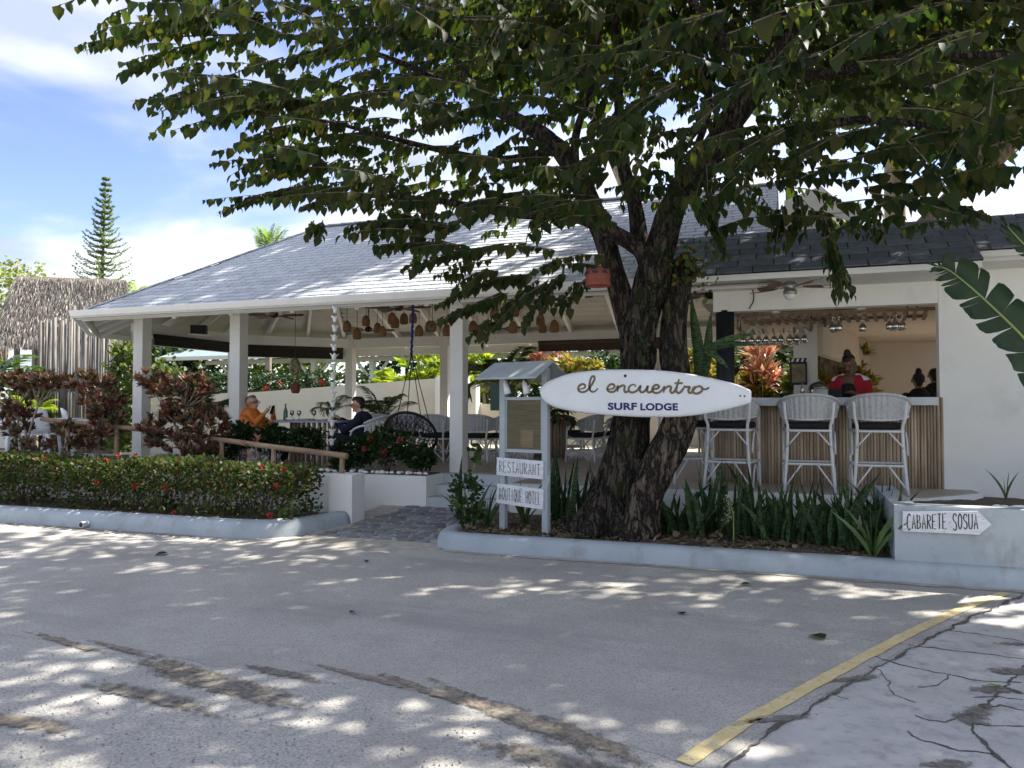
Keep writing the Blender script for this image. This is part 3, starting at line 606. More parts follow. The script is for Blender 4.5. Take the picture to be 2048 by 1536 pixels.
def wicker_chair(name, label, seat, group, cat='chair'):
    """barrel-backed rattan chair facing +y, seat top at 'seat'"""
    t = thing(name, label, cat, group=group); s = seat; lo = .42 * s if s > .6 else .2
    for sx in (-1, 1):
        G().tube([V(sx * .29, -.33, 0), V(sx * .255, -.28, s * .6), V(sx * .245, -.265, s - .02), V(sx * .27, -.30, s + .1), V(sx * .285, -.32, s + .3)], .019, 8, sm=4).build('leg', m_ratt, t, True, True)
        G().tube([V(sx * .31, .27, 0), V(sx * .30, .255, s * .5), V(sx * .30, .25, s + .06), V(sx * .318, .19, s + .16), V(sx * .335, .06, s + .215), V(sx * .335, -.1, s + .235)], .018, 8, sm=5).build('leg', m_ratt, t, True, True)
        a = G()
        for k in (0, 1): pass
        arch = [V(sx * .30, -.24 + .46 * i / 10, s - .34 + .27 * math.sin(PI * i / 10) ** .6) for i in range(11)]; a.tube(arch, .012, 6); a.build('side_arch', m_ratt, t, True, True); a = G()
        a.tube([V(sx * .30, -.2 + .4 * i / 8, .02 + (lo - .06) * math.sin(PI * i / 8) ** .6) for i in range(9)], .012, 6); a.build('side_arch', m_ratt, t, True, True)
        G().tube([V(sx * .262, -.29, s - .26), V(sx * .09, -.272, s - .05)], .012, 6).build('brace', m_ratt, t, True, True); G().tube([V(sx * .285, -.325, .05), V(sx * .09, -.31, lo)], .012, 6).build('brace', m_ratt, t, True, True)
    for z, e in ((s - .055, .0), (lo, .018)):
        c = [V(-.25 - e, -.275 - e, z), V(.25 + e, -.275 - e, z), V(.30 + e * .3, .25, z), V(-.30 - e * .3, .25, z), V(-.25 - e, -.275 - e, z)]
        G().tube([p_ for a_, b_ in zip(c, c[1:]) for p_ in (a_.lerp(b_, .04), a_.lerp(b_, .96))] + [c[0].lerp(c[1], .04)], .016, 8, False).build('seat_frame' if e == 0 else 'stretcher', m_ratt, t, True, True)
    # woven shell with vertical ribs
    g = G(); nu, nv = 64, 7; v = []; f = []
    def shell(a, h, o):
        th = rad(-90 + a * 84); top = .36 - .13 * abs(a) ** 2.2; r = .335 + .03 * h + o
        z = s + .03 + (.05 + .05 * abs(a) ** 2) * (1 - h) + top * h
        return V(r * math.cos(th) * 1.0, r * math.sin(th) * .98 + .02, z)
    for i in range(nu + 1):
        for j in range(nv + 1): v.append(shell(-1 + 2 * i / nu, j / nv, .006 * (1 if (i // 2) % 2 else -1)))
    for i in range(nu):
        for j in range(nv): q = i * (nv + 1) + j; f.append((q, q + nv + 1, q + nv + 2, q + 1))
    g.add(v, f); b = g.build('backrest', m_wick, t, True, False)
    rim = [shell(-1 + 2 * i / 24, 1, 0) for i in range(25)]; G().tube(rim, .021, 8).build('rim', m_wick, b, True, True)
    low = [shell(-1 + 2 * i / 24, 0, .004) for i in range(25)]; G().tube(low, .012, 6).build('lower_rail', m_ratt, b, True, True)
    g = G(); pr = [(.20, .0), (.265, .006), (.285, .03), (.285, .055), (.265, .08), (.2, .086)]
    v = []; n = 24
    for r, z in pr:
        for k in range(n):
            th = 2 * PI * k / n; c_, s_ = math.cos(th), math.sin(th); q = (abs(c_) ** 5 + abs(s_) ** 5) ** -.2; v.append(V(r * q * c_, r * q * s_ * .95 - .005, s - .035 + z))
    g.add(v, [(i * n + j, i * n + (j + 1) % n, (i + 1) * n + (j + 1) % n, (i + 1) * n + j) for i in range(5) for j in range(n)] + [tuple(range(n))[::-1], tuple(range(5 * n, 6 * n))]); g.build('cushion', m_cush, t, True, True)
    return t
st = wicker_chair('bar_stool', 'white rattan bar stool nearest the white wall at the bar', .80, 'bar stools along the counter', 'stool')
sp = [(1757, 978, -.02, None), (1618, 976, .0, 'white rattan bar stool in the middle, second from the white wall'), (1464, 973, -.12, 'white rattan bar stool behind the surfboard tail'), (1372, 955, .5, 'white rattan bar stool half hidden behind the leaning trunk')]
for i, (px, py, rz, lb) in enumerate(sp):
    y = 10.42 if i < 3 else 10.9; p = at(px, 960, y); o = st if i == 0 else copy_tree(st, label=lb)
    o.location = (p.x, y, ZF); o.rotation_euler = (0, 0, rz)
ch = wicker_chair('dining_chair', 'white rattan dining chair just left of the front post', .49, 'rattan dining chairs in the pavilion')
cl = [(878, 13.2, -.1, None), (955, 13.3, .1, 'white rattan dining chair just right of the front post'), (1012, 13.6, .9, 'white rattan dining chair behind the notice board'), (1172, 14.2, 1.35, 'white rattan dining chair with tilted back left of the trunk'),
      (1222, 15.2, 1.5, 'white rattan dining chair touching the trunk edge'), (762, 13.0, .2, 'white rattan dining chair beside the hanging chair'), (815, 13.6, 0, 'white rattan dining chair behind the hanging chair net'), (1140, 15.6, -1.2, 'white rattan dining chair far side of the dark round table')]
for i, (px, y, rz, lb) in enumerate(cl):
    p = at(px, 900, y); o = ch if i == 0 else copy_tree(ch, label=lb); o.location = (p.x, y, ZF + .005); o.rotation_euler = (0, 0, rz)
mc = copy_tree(ch, label='white rattan chair under the man in orange'); mc.location = (-8.98, 11.42, ZF + .005); mc.rotation_euler = (0, 0, -PI / 2)
wc = copy_tree(ch, label='white rattan chair under the woman in navy'); wc.location = (-6.72, 11.5, ZF + .005); wc.rotation_euler = (0, 0, PI / 2 + .1)
def drum_table(name, label, x, y, r, h=.8, long=0):
    t = thing(name, label, 'table', (x, y, ZF + .005))
    g = G(); n = 40; top = []
    for k in range(n):
        th = 2 * PI * k / n; q = (abs(math.cos(th)) ** 6 + abs(math.sin(th)) ** 6) ** (-1 / 6) if long else 1; top.append(V((r + long) * q * math.cos(th), r * q * math.sin(th), h - .04))
    g.prism(top, .04); g.build('table_top', m_gold if not long else m_deck, t, True)
    for k in range(26):
        th = 2 * PI * k / 26; c = V((r * .62 + long * .6) * math.cos(th), r * .62 * math.sin(th), 0); G().tube([c, c + V(0, 0, h - .042)], .024, 7).build('pole', m_pole, t, True, True)
    return t
drum_table('dining_table', 'long dining table between the two seated diners', -7.88, 11.5, .42, .8, .30)
for px, y, lb in ((905, 14.3, 'round pole-clad table behind the front post'), (1100, 15.0, 'round dark table right of the notice board'), (800, 14.6, 'round pole-clad table behind the hanging chair')):
    p = at(px, 900, y); drum_table('round_table', lb, p.x, y, .5)
# table setting
TZ = ZF + .805
g = G(); p = at(571, 836, 11.4); g.lathe([(.0, 0), (.036, .003), (.038, .02), (.038, .14), (.03, .18), (.014, .22), (.013, .27), (.016, .275), (.016, .285), (0, .286)], (p.x, 11.4, TZ), 14)
tag(g.build('bottle', m_bottle, smooth=True), 'green glass bottle on the diners\' table', 'bottle')
gp = [(.0, 0), (.032, .002), (.034, .006), (.005, .012), (.005, .07), (.03, .09), (.04, .125), (.034, .165)]
def wine(px, y, lb, z=TZ):
    p = at(px, 836, y); g = G(); g.lathe(gp, (p.x, y, z), 12); return tag(g.build('wine_glass', m_glass, smooth=True), lb, 'glass')
wine(584, 11.5, 'wine glass beside the green bottle'); wine(598, 11.35, 'wine glass in the centre of the diners\' table'); wine(628, 11.55, 'wine glass nearest the woman in navy')
for px, r, lb in ((612, .15, 'wide white plate in front of the woman in navy'), (648, .07, 'small white saucer near the rain chain on the table')):
    p = at(px, 838, 11.42); g = G(); g.lathe([(0, .002), (r * .6, .002), (r, .018), (r, .024), (r * .6, .008), (0, .008)], (p.x, 11.42, TZ), 20); tag(g.build('plate', m_china, smooth=True), lb, 'plate')
p = at(580, 838, 11.3); g = G(); g.ball((p.x, 11.3, TZ + .022), (.085, .06, .03), 12, 7); o = tag(g.build('napkin', m_china), 'crumpled white napkin beside the bottle', 'napkin')

# ---------------------------------------------------------------- pendant lamps, fans, hangings
pl = [(694, 653), (714, 668), (732, 642), (755, 656), (765, 663), (784, 637), (790, 645), (808, 638), (826, 636), (838, 662), (858, 653), (865, 653), (894, 661), (946, 653), (954, 661), (976, 651), (989, 625), (1006, 634), (1026, 655), (1030, 623), (1081, 640), (1085, 656), (1109, 653)]
for i, (px, py) in enumerate(pl):
    y = 12.6 + (i * .37) % 1.3; c = at(px, py, y); zc = under(y) - .03
    t = thing('pendant_lamp', f'woven rattan pendant lamp, {ordinal(i)} from the left of the pavilion cluster', 'lamp', c, group='rattan pendant lamps under the pavilion roof')
    g = G(); k = U(.92, 1.08); pr = [(.012, .115), (.03, .11), (.055, .085), (.075, .04), (.083, -.02), (.08, -.075), (.068, -.10)]; g.lathe([(r * k, z * k) for r, z in pr] + [(r * k * .9, z * k) for r, z in pr[::-1]], n=18)
    sh = g.build('lamp_shade', m_basket, t, True, True)
    G().tube([V(0, 0, .11), V(0, 0, zc - c.z)], .005, 5).build('cord', m_dark, t, True)
def fan(px, py, y, lb, rz=0, nb=4, L_=.62, dark=True, zc=None, light=False):
    c = at(px, py, y); t = thing('ceiling_fan', lb, 'fan', c, rz, group='ceiling fans'); zc = (under(y) - .03 if zc is None else zc) - c.z
    G().lathe([(.0, -.05), (.06, -.045), (.085, -.01), (.085, .04), (.05, .075), (.02, .085)], n=16).build('motor', m_dark if dark else m_steel, t, True, True)
    G().tube([V(0, 0, .08), V(0, 0, zc)], .012, 8).build('rod', m_dark if dark else m_steel, t, True, True)
    G().lathe([(.05, -.035), (.06, 0)], (0, 0, zc), 12).build('canopy', m_dark if dark else m_steel, t, True, True)
    for k in range(nb):
        th = 2 * PI * k / nb; d = V(math.cos(th), math.sin(th), 0); s = V(-d.y, d.x, 0); g = G(); pts = []
        out = [(.17, .035), (.25, .06), (.4, .075), (.55, .078), (L_ - .03, .06), (L_, .02)]
        for r, w in out: pts.append(d * r + s * w * .95 + V(0, 0, w * .38))
        for r, w in out[::-1]: pts.append(d * r - s * w * .95 - V(0, 0, w * .38))
        g.prism(pts, .008); g.build('blade', m_wfan, t, True)
        G().bar(d * .07 + V(0, 0, -.01), d * .2 + V(0, 0, -.003), .03, .01).build('blade_bracket', m_dark if dark else m_steel, t, True)
    if light:
        G().lathe([(.085, -.05), (.085, -.075), (.078, -.1)], n=18).build('light_ring', m_steel, t, True, True)
        G().lathe([(.0, -.165), (.03, -.162), (.06, -.145), (.078, -.115), (.08, -.095)], n=18).build('light_bowl', m_opal, t, True, True)
fan(548, 631, 12.9, 'dark ceiling fan near the left end of the pavilion', .3, 5)
fan(797, 616, 12.2, 'dark ceiling fan just behind the gutter above the hanging chair', .15, 5)
fan(737, 660, 15.6, 'dark ceiling fan deep inside left among the pendants', .5, 5)
fan(996, 656, 15.5, 'dark ceiling fan deep inside right of the front post', .2, 5)
fan(1108, 596, 11.6, 'dark ceiling fan left of the trunk under the eave', .1, 5)
fan(1420, 592, 12.0, 'dark ceiling fan between the trunk and the bar wall', .4, 5)
fan(1580, 574, 10.42, 'brown bladed ceiling fan with light bowl outside the bar', .32, 5, .42, False, 3.2, True)

# rain chain of white cups hanging from the gutter
rc = thing('rain_chain', 'white rain chain of flower cups hanging from the gutter', 'rain chain', at(668, 900, 10.3))
top = at(671, 612, 10.3); bot = at(663, 895, 10.3); G().tube([top + V(0, 0, .05), bot], .004, 5).build('chain', m_steel, rc)
cupg = G(); pr = [(.012, -.045), (.03, -.04), (.034, 0), (.045, .03), (.062, .045)]
n = 16; v = []; f = []
for k_, (r, z) in enumerate(pr + [(r * .9, z + .004) for r, z in pr[::-1]]):
    for j in range(n): th = 2 * PI * j / n; w = 1 + (.16 * math.cos(4 * th) if r > .04 else 0); v.append(V(r * w * math.cos(th), r * w * math.sin(th), z + (.012 * math.cos(4 * th) if r > .05 else 0)))
for i in range(9):
    for j in range(n): f.append((i * n + j, i * n + (j + 1) % n, (i + 1) * n + (j + 1) % n, (i + 1) * n + j))
cupg.add(v, f); cm = cupg.mesh('cup', True); cm.materials.append(m_china)
for i in range(15):
    p = top.lerp(bot, (i + .45) / 15); o = mobj('cup', cm, rc, loc=p); o.rotation_euler = (U(-.08, .08), U(-.08, .08), U(0, 1.5))
# painted ceramic pendant and clay bell
m_tal = LM('painted_ceramic', [(.45, .32, .09), (.05, .14, .10), (.42, .13, .04), (.48, .4, .22), (.04, .10, .16)], 0, .3)
c = at(590, 733, 12.4); tp = thing('ceramic_pendant', 'painted green and yellow ceramic pendant above the diners', 'lamp', c)
pr = [(.01, .17), (.035, .165), (.07, .12), (.105, .05), (.118, -.03), (.10, -.11), (.075, -.15)]; G().lathe(pr + [(r * .93, z) for r, z in pr[::-1]], n=24).build('shade', M('ceramic_glaze', (.42, .30, .10), (.05, .13, .10), sc=16, rough=.3, lo=.47, hi=.53, dirt=((.40, .10, .04), 13, .58, .62)), tp, True, True)
G().tube([V(0, 0, .165), V(0, 0, under(12.4) - .03 - c.z)], .005, 5).build('cord', m_dark, tp, True)
c = at(591, 775, 12.38); tp = thing('clay_bell', 'plain terracotta bell hanging below the painted pendant', 'bell', c)
pr = [(.012, .125), (.03, .10), (.07, .06), (.09, .0), (.085, -.06), (.065, -.105), (.06, -.11)]; G().lathe(pr + [(r * .9, z) for r, z in pr[::-1]], n=20).build('bell', m_terra, tp, True, True)
G().tube([V(0, 0, .12), V(0, .02, .20)], .006, 5).build('loop', m_terra, tp, True)
# terracotta lantern in the tree
c = at(1196, 553, 7.8); tl = thing('clay_lantern', 'terracotta lantern with leaf-shaped cutouts hanging in the tree', 'lantern', c)
pr = [(.0, .105), (.06, .102), (.11, .085), (.127, .055), (.132, .0), (.124, -.04), (.13, -.075), (.135, -.10)]; G().lathe(pr + [(r * .95, z - .002) for r, z in pr[:0:-1]], n=28).build('body', m_terra, tl, True, True)
for row, (z, nn_) in enumerate(((.03, 8), (.075, 6))):
    for k in range(nn_):
        th = 2 * PI * k / nn_ + row * .4; r = .1335 if row == 0 else .121; d = V(math.cos(th), math.sin(th), .0 if row == 0 else .4).normalized(); s = V(-math.sin(th), math.cos(th), 0); u_ = d.cross(s)
        q = [V(math.cos(th) * r, math.sin(th) * r, z - .0) + s * a * .036 + u_ * b * .022 + d * .002 for a, b in ((-1, .3), (-.4, .8), (.5, .6), (1, -.3), (.4, -.8), (-.5, -.6))]; G().prism(q, .002, d).build('cutout', m_black, tl, True)
G().tube([V(0, 0, .1), V(.01, .01, .52)], .004, 5).build('cord', m_dark, tl, True)
for px, py, r, lb in ((853, 414, .115, 'round woven gourd hanging in the leaves above the roof'), (836, 482, .09, 'smaller woven gourd hanging lower left in the leaves')):
    c = at(px, py, 8.3); tt = thing('woven_gourd', lb, 'gourd', c); G().ball((0, 0, 0), (r, r, r * .85), 16, 10).build('body', m_basket, tt, True, True)
    gg = G()
    for k in range(8): th = PI * k / 8; gg.tube([V(math.cos(th) * math.sin(a) * r * 1.02, math.sin(th) * math.sin(a) * r * 1.02, math.cos(a) * r * .87) for a in np.linspace(0, 2 * PI, 25)], .005, 5)
    gg.build('rib', m_dark, tt, True); G().tube([V(0, 0, r * .8), V(0, 0, .6)], .003, 5).build('cord', m_dark, tt, True)

# hanging macrame chair
hc = at(821, 868, 11.12); hx = thing('hanging_chair', 'black macrame hanging chair on a blue wrapped rope', 'chair', (hc.x, 11.12, hc.z))
nrm = V(-.12, .80, .58).normalized(); ux = V(1, .15, 0).normalized(); ux = (ux - nrm * ux.dot(nrm)).normalized(); uy = nrm.cross(ux); RH = .43
def bowl(a, b): r2 = (a * a + b * b); return ux * a * RH + uy * b * RH - nrm * (.30 * (1 - r2 ** .8))
G().tube([bowl(math.cos(t), math.sin(t)) for t in np.linspace(0, 2 * PI, 49)], .024, 8).build('hoop', m_rope, hx, True, True)
g = G()
for k in range(-6, 7):
    for dd in (1, -1):
        c = k / 6.6 * 1.0; pts = []
        for t in np.linspace(-1.2, 1.2, 19):
            a = (c + t) * .7071 * 1.0; b = (c - t) * .7071 * dd
            if a * a + b * b <= 1.0: pts.append(bowl(a, b))
        if len(pts) > 2: g.tube(pts, .0065, 5)
g.build('net', m_rope, hx, True)
knot = at(823, 708, 11.12) - V(hc.x, 11.12, hc.z); tp = at(826, 607, 10.95) - V(hc.x, 11.12, hc.z)
for a in (.5, 1.1, 2.0, 2.65): G().tube([bowl(math.cos(a), math.sin(a)), knot], .007, 5).build('rope', m_rope, hx, True)
G().tube([knot - V(0, 0, .05), knot, knot + V(0, 0, .03)], [.012, .026, .02], 8).build('knot', m_rope, hx, True)
G().tube([knot.lerp(tp, i / 20) + V(.008 * math.sin(i * 2.3), 0, 0) for i in range(21)], [.02 + .005 * math.sin(i * 3) for i in range(21)], 8).build('wrapped_rope', m_blue, hx, True, True)
g = G()
for k in range(34):
    a = U(-2.9, -.25); p = bowl(.95 * math.cos(a), .95 * math.sin(a)) if k % 2 else bowl(U(-.6, .6), U(-.9, -.4)); g.tube([p, p + V(U(-.02, .02), 0, -U(.12, .22))], [.007, .004], 4)
stuff(g.build('fringe', m_rope, hx, True))
# blinds and speaker
def blind(name, lb, a, b, z0, z1, mat):
    t = thing(name, lb, 'blind', (a + b) / 2); G().bar(V(a.x, a.y, (z0 + z1) / 2), V(b.x, b.y, (z0 + z1) / 2), .03, z1 - z0).build('slats', mat, t); G().tube([V(a.x, a.y, z1), V(b.x, b.y, z1)], .05, 10).build('roll', mat, t, smooth=True); G().tube([V(a.x, a.y, z0), V(b.x, b.y, z0)], .02, 8).build('bottom_bar', mat, t)
blind('rolled_blind', 'dark rolled blind between the two leftmost posts', V(-13.58, 13.6, 0), V(-13.58, 16.3, 0), 3.0, 3.19, m_blind)
blind('rolled_blind', 'dark rolled blind behind the rain chain', V(-13.5, 16.65, 0), V(-11.75, 18.5, 0), 2.92, 3.19, m_blind)
q0 = at(1077, 690, 18.5); blind('rolled_blind', 'brown rolled blind left of the trunk', V(q0.x, 18.5, 0), V(-2.9, 18.5, 0), 2.99, 3.2, m_blindb)
c = at(398, 661, 14.6); sp_ = thing('loudspeaker', 'black loudspeaker on a white bracket under the pavilion beam', 'speaker', c, .5)
G().box((0, 0, .02), (.34, .22, .2)).build('cabinet', m_black, sp_, True); G().bar(V(-.25, 0, -.09), V(.25, 0, -.12), .2, .03).build('bracket', m_wood_w, sp_, True)

# ---------------------------------------------------------------- surfboard sign
def cp(cx, cy, y): return at(1060 + cx / 4.096, 680 + cy / 4.096, y)
ol = [(80, 430), (84, 400), (110, 365), (180, 325), (300, 280), (450, 255), (600, 243), (760, 240), (950, 243), (1150, 255), (1350, 285), (1550, 325), (1700, 365), (1780, 398), (1810, 418), (1814, 460), (1812, 505), (1795, 522), (1700, 550), (1550, 585), (1400, 612), (1250, 628), (1100, 633), (900, 632), (700, 622), (500, 605), (350, 585), (230, 560), (150, 525), (100, 482)]
YB = 8.12; sb = thing('surfboard_sign', 'white surfboard sign lettered el encuentro fixed to the tree', 'sign', at(1290, 785, YB))
op = catmull([cp(x, y, YB) for x, y in ol] + [cp(*ol[0], YB)], 4)[:-1]; cen = cp(950, 438, YB); n = len(op); g = G(); v = []
def ins(p, d):
    w = (p - cen); k = max(0, 1 - d / max(.02, abs(w.z) + .02)); kx = max(0, 1 - d / max(.05, abs(w.x))); return cen + V(w.x * kx, 0, w.z * k)
for d, yy in ((.05, .022), (.012, .016), (0, .002), (.008, -.016), (.03, -.026), (.07, -.030)): v += [ins(p, d) + V(0, yy, 0) for p in op]
f = [(i * n + j, (i + 1) * n + j, (i + 1) * n + (j + 1) % n, i * n + (j + 1) % n) for i in range(5) for j in range(n)] + [tuple(range(n)), tuple(reversed(range(5 * n, 6 * n)))]
g.add(v, f); g.build('board', m_board, sb, smooth=True)
YT = YB - .0312
strokes = [[(392, 402), (432, 399), (452, 384), (446, 365), (424, 362), (402, 378), (395, 405), (412, 424), (446, 425), (478, 404), (508, 362), (528, 322), (524, 299), (506, 302), (493, 332), (486, 378), (494, 412), (514, 425), (538, 416), (556, 396)],
           [(634, 404), (676, 399), (692, 382), (684, 364), (660, 364), (640, 382), (634, 406), (652, 424), (684, 424), (708, 404), (722, 376), (720, 400), (716, 424)], [(718, 412), (734, 386), (758, 372), (776, 380), (772, 408), (780, 427), (800, 422), (812, 404)],
           [(868, 384), (856, 366), (832, 368), (812, 386), (808, 410), (824, 428), (852, 427), (882, 410), (906, 376), (899, 408), (912, 428), (938, 420), (960, 390), (966, 376), (959, 410), (972, 430), (996, 422), (1014, 402), (1044, 397), (1056, 382), (1044, 368), (1022, 372), (1004, 392), (1006, 420), (1026, 434), (1056, 430), (1084, 408), (1102, 380), (1098, 404), (1094, 432)],
           [(1096, 418), (1114, 392), (1138, 378), (1156, 388), (1150, 414), (1160, 433), (1180, 424), (1200, 388), (1216, 340), (1222, 320)], [(1222, 320), (1206, 372), (1198, 412), (1210, 433), (1232, 428), (1252, 404), (1266, 380)], [(1184, 353), (1218, 355), (1252, 352)],
           [(1262, 372), (1274, 384), (1296, 384), (1308, 388), (1298, 412), (1306, 433), (1326, 428), (1346, 400), (1372, 382)], [(1372, 382), (1346, 388), (1332, 414), (1346, 436), (1378, 437), (1408, 416), (1408, 390), (1386, 378), (1368, 384)], [(1400, 384), (1424, 402), (1446, 402), (1468, 388)]]
g = G()
for i, s in enumerate(strokes):
    p = catmull([cp(x, y, YT - .0003 * i) for x, y in s], 5); g.ribbon(p, [.012] + [.0235] * 4 + [.0235, .014] if len(s) > 4 else .02, (0, -1, 0), .002)
g.build('script_lettering', m_brown, sb)
def text(body, x0, x1, z0, z1, y, mat, parent, off=.0):
    cu = bpy.data.curves.new('lettering', 'FONT'); cu.body = body; cu.size = 1; cu.offset = off; cu.extrude = .004; cu.space_character = 1.06
    o = bpy.data.objects.new('lettering', cu); COL.objects.link(o); bpy.context.view_layer.update()
    me = bpy.data.meshes.new_from_object(o); bpy.data.objects.remove(o); co = np.array([v.co for v in me.vertices]); lo = co.min(0); hi = co.max(0)
    s = (co - lo) / (hi - lo); out = np.stack([x0 + s[:, 0] * (x1 - x0), y - s[:, 2] * .002, z0 + s[:, 1] * (z1 - z0)], 1); me.vertices.foreach_set('co', out.reshape(-1)); me.materials.clear(); me.materials.append(mat); me.update()
    return mobj('lettering', me, parent)
a = cp(638, 580, YT); b = cp(876, 513, YT); text('SURF', a.x, b.x, cp(700, 574, YT).z, b.z, YT, m_navy, sb, .042)
a = cp(904, 578, YT); b = cp(1212, 517, YT); text('LODGE', a.x, b.x, a.z, b.z, YT, m_navy, sb, .042)
for cx, cy, r in ((780, 294, .016), (1722, 458, .009), (1758, 460, .009)):
    p = cp(cx, cy, YT); G().tube([p, p + V(0, -.003, 0)], r, 14).build('bolt' if cx < 900 else 'fin_plug', m_dark, sb)

# ---------------------------------------------------------------- notice board
FONT = {'R': [[(0, 0), (0, 1), (.7, .85), (.7, .6), (0, .5)], [(.2, .5), (.8, 0)]], 'E': [[(.8, 1), (0, 1), (0, 0), (.8, 0)], [(0, .5), (.6, .5)]], 'S': [[(.8, .85), (.5, 1), (.1, .9), (.05, .65), (.7, .4), (.75, .12), (.4, 0), (0, .12)]],
        'T': [[(-.05, 1), (.85, 1)], [(.4, 1), (.4, 0)]], 'A': [[(0, 0), (.4, 1), (.8, 0)], [(.15, .35), (.65, .35)]], 'U': [[(0, 1), (.02, .2), (.4, 0), (.75, .2), (.78, 1)]], 'N': [[(0, 0), (0, 1), (.75, 0), (.75, 1)]], 'B': [[(0, 0), (0, 1), (.6, .9), (.6, .6), (0, .52), (.72, .42), (.7, .1), (0, 0)]],
        'O': [[(.4, 1), (.05, .8), (0, .3), (.35, 0), (.75, .25), (.75, .75), (.4, 1)]], 'I': [[(.4, 1), (.4, 0)]], 'Q': [[(.4, 1), (.05, .8), (0, .3), (.35, 0), (.75, .25), (.75, .75), (.4, 1)], [(.45, .25), (.85, -.1)]], 'H': [[(0, 0), (0, 1)], [(.75, 0), (.75, 1)], [(0, .5), (.75, .5)]],
        'L': [[(0, 1), (0, 0), (.75, 0)]], 'C': [[(.8, .85), (.5, 1), (.1, .75), (.02, .3), (.4, 0), (.8, .12)]], ' ': []}
def hand(txt, o, ux, uz, w, nrm, mat, parent, lw=.008, big=()):
    """hand-painted strokes: o = lower left, ux whole width, uz letter height"""
    n = len(txt); k = 1 / n; g = G()
    for i, c in enumerate(txt):
        for s in FONT[c]:
            h = 1.12 if i in big else U(.93, 1.02); x_ = U(-.04, .04)
            p = [Vector(o) + Vector(ux) * ((i + .08 + x_ * .3 + a * .82) * k) + Vector(uz) * (b * h + (-.1 if i in big else 0)) for a, b in s]; g.ribbon(catmull(p, 3) if c in 'SOQUC' else p, lw, nrm, .0015)
    return g.build('lettering', mat, parent)
lp = V(at(1007, 900, 8.42).x, 8.42, 0); rp = V(at(1092, 900, 8.27).x, 8.27, 0); kd = (rp - lp).normalized(); kn = V(kd.y, -kd.x, 0)
nb = thing('notice_board', 'grey roofed notice board with two hand-painted plank signs', 'notice board', ((lp + rp) / 2).to_tuple())
for q, z in ((lp, 2.0), (rp, 2.03)): G().bar(V(q.x, q.y, .12), V(q.x, q.y, z), .075, .06, kn).build('post', m_kiosk, nb)
def kp_(t, z, o=0): return lp.lerp(rp, t) + kn * o + V(0, 0, z)
ZR = 2.09
g = G(); g.prism([kp_(-.28, 1.90, .34), kp_(1.14, 1.90, .34), kp_(1.17, ZR, 0), kp_(-.1 - .12, ZR, 0)], .02); g.build('roof_panel', m_kiosk, nb)
g = G(); g.prism([kp_(-.22, ZR - .003, -.003), kp_(1.17, ZR - .003, -.003), kp_(1.2, 1.92, -.30), kp_(-.22, 1.92, -.30)], .02); g.build('roof_panel', m_kiosk, nb)
zt_, zb_ = at(1050, 797, 8.33).z, at(1050, 902, 8.33).z
for z in (zt_, zb_): G().bar(kp_(.06, z), kp_(.94, z), .05, .035).build('frame_rail', m_kiosk, nb)
for t in (.075, .925): G().bar(kp_(t, zb_ + .02), kp_(t, zt_ - .02), .035, .03, kn).build('frame_stile', m_kiosk, nb)
G().bar(kp_(.1, (zt_ + zb_) / 2, -.012), kp_(.9, (zt_ + zb_) / 2, -.012), .012, zt_ - zb_ - .04).build('display_panel', m_mat, nb)
n_s = 20
for i in range(n_s): z = zb_ + .03 + (zt_ - zb_ - .06) * (i + .5) / n_s; G().bar(kp_(.105, z, .0), kp_(.895, z, .0), .006, (zt_ - zb_) / n_s * .72).build('slat', m_mat, nb)
G().bar(kp_(.1, (zt_ + zb_) / 2, .016), kp_(.9, (zt_ + zb_) / 2, .016), .004, zt_ - zb_ - .05).build('pane', m_pane, nb)
# tan panel behind the glass stands in for a gold reflection on it
G().bar(kp_(.42, zb_ + .14, .0075), kp_(.72, zb_ + .14, .0075), .003, .2).build('painted_reflection', m_gold, nb)
for t in (.15, .6):
    c = kp_(t, 1.86, .1); G().tube([c + V(0, 0, .03), c], .008, 6).build('lamp_arm', m_china, nb); G().tube([c + kn * -.01 + V(0, 0, .01), c - kn * .02 + kd * .03 - V(0, 0, .12)], [.025, .042], 12).build('spot_lamp', m_china, nb, smooth=True)
for (z0, z1, txt, dz) in ((at(1045, 955, 8.3).z, at(1045, 919, 8.3).z, 'RESTAURANT', .0), (at(1045, 1012, 8.3).z, at(1045, 972, 8.3).z, 'BOUTIQUE HOTEL', -.012)):
    a, b = kp_(-.10, (z0 + z1) / 2 + .012, .045), kp_(.99, (z0 + z1) / 2 - .006 + dz, .045); pk = G(); pk.bar(a, b, .02, z1 - z0); pko = pk.build('sign_plank', m_plank, nb); pko['label'] = 'distressed white plank reading ' + txt
    e = b - a; hand(txt, a + e * .06 + kn * .0105 - V(0, 0, (z1 - z0) * .3), e * .9, V(0, 0, (z1 - z0) * .62), 0, kn, m_ink, pko, .0065)
# arrow sign on the planter wall
def ap(cx, cy): return at(1348 + cx / 2.926, 760 + cy / 2.926, 7.9)
asg = thing('arrow_sign', 'white arrow board reading Cabarete Sosua on the planter wall', 'sign', ap(1600, 830))
arr = [ap(1338, 768), ap(1780, 768), ap(1858, 846), ap(1785, 905), ap(1338, 885)]; G().prism([q + V(0, .02, 0) for q in arr], .025, (0, -1, 0)).build('board', m_plank, asg)
o_ = ap(1362, 870); o_.y = 7.8945; e_ = ap(1785, 872); e_.y = 7.8945
hand('CABARETE SOSUA', o_, e_ - o_, V(0, 0, .135), 0, (0, -1, 0), m_ink, asg, .009, (0, 9))
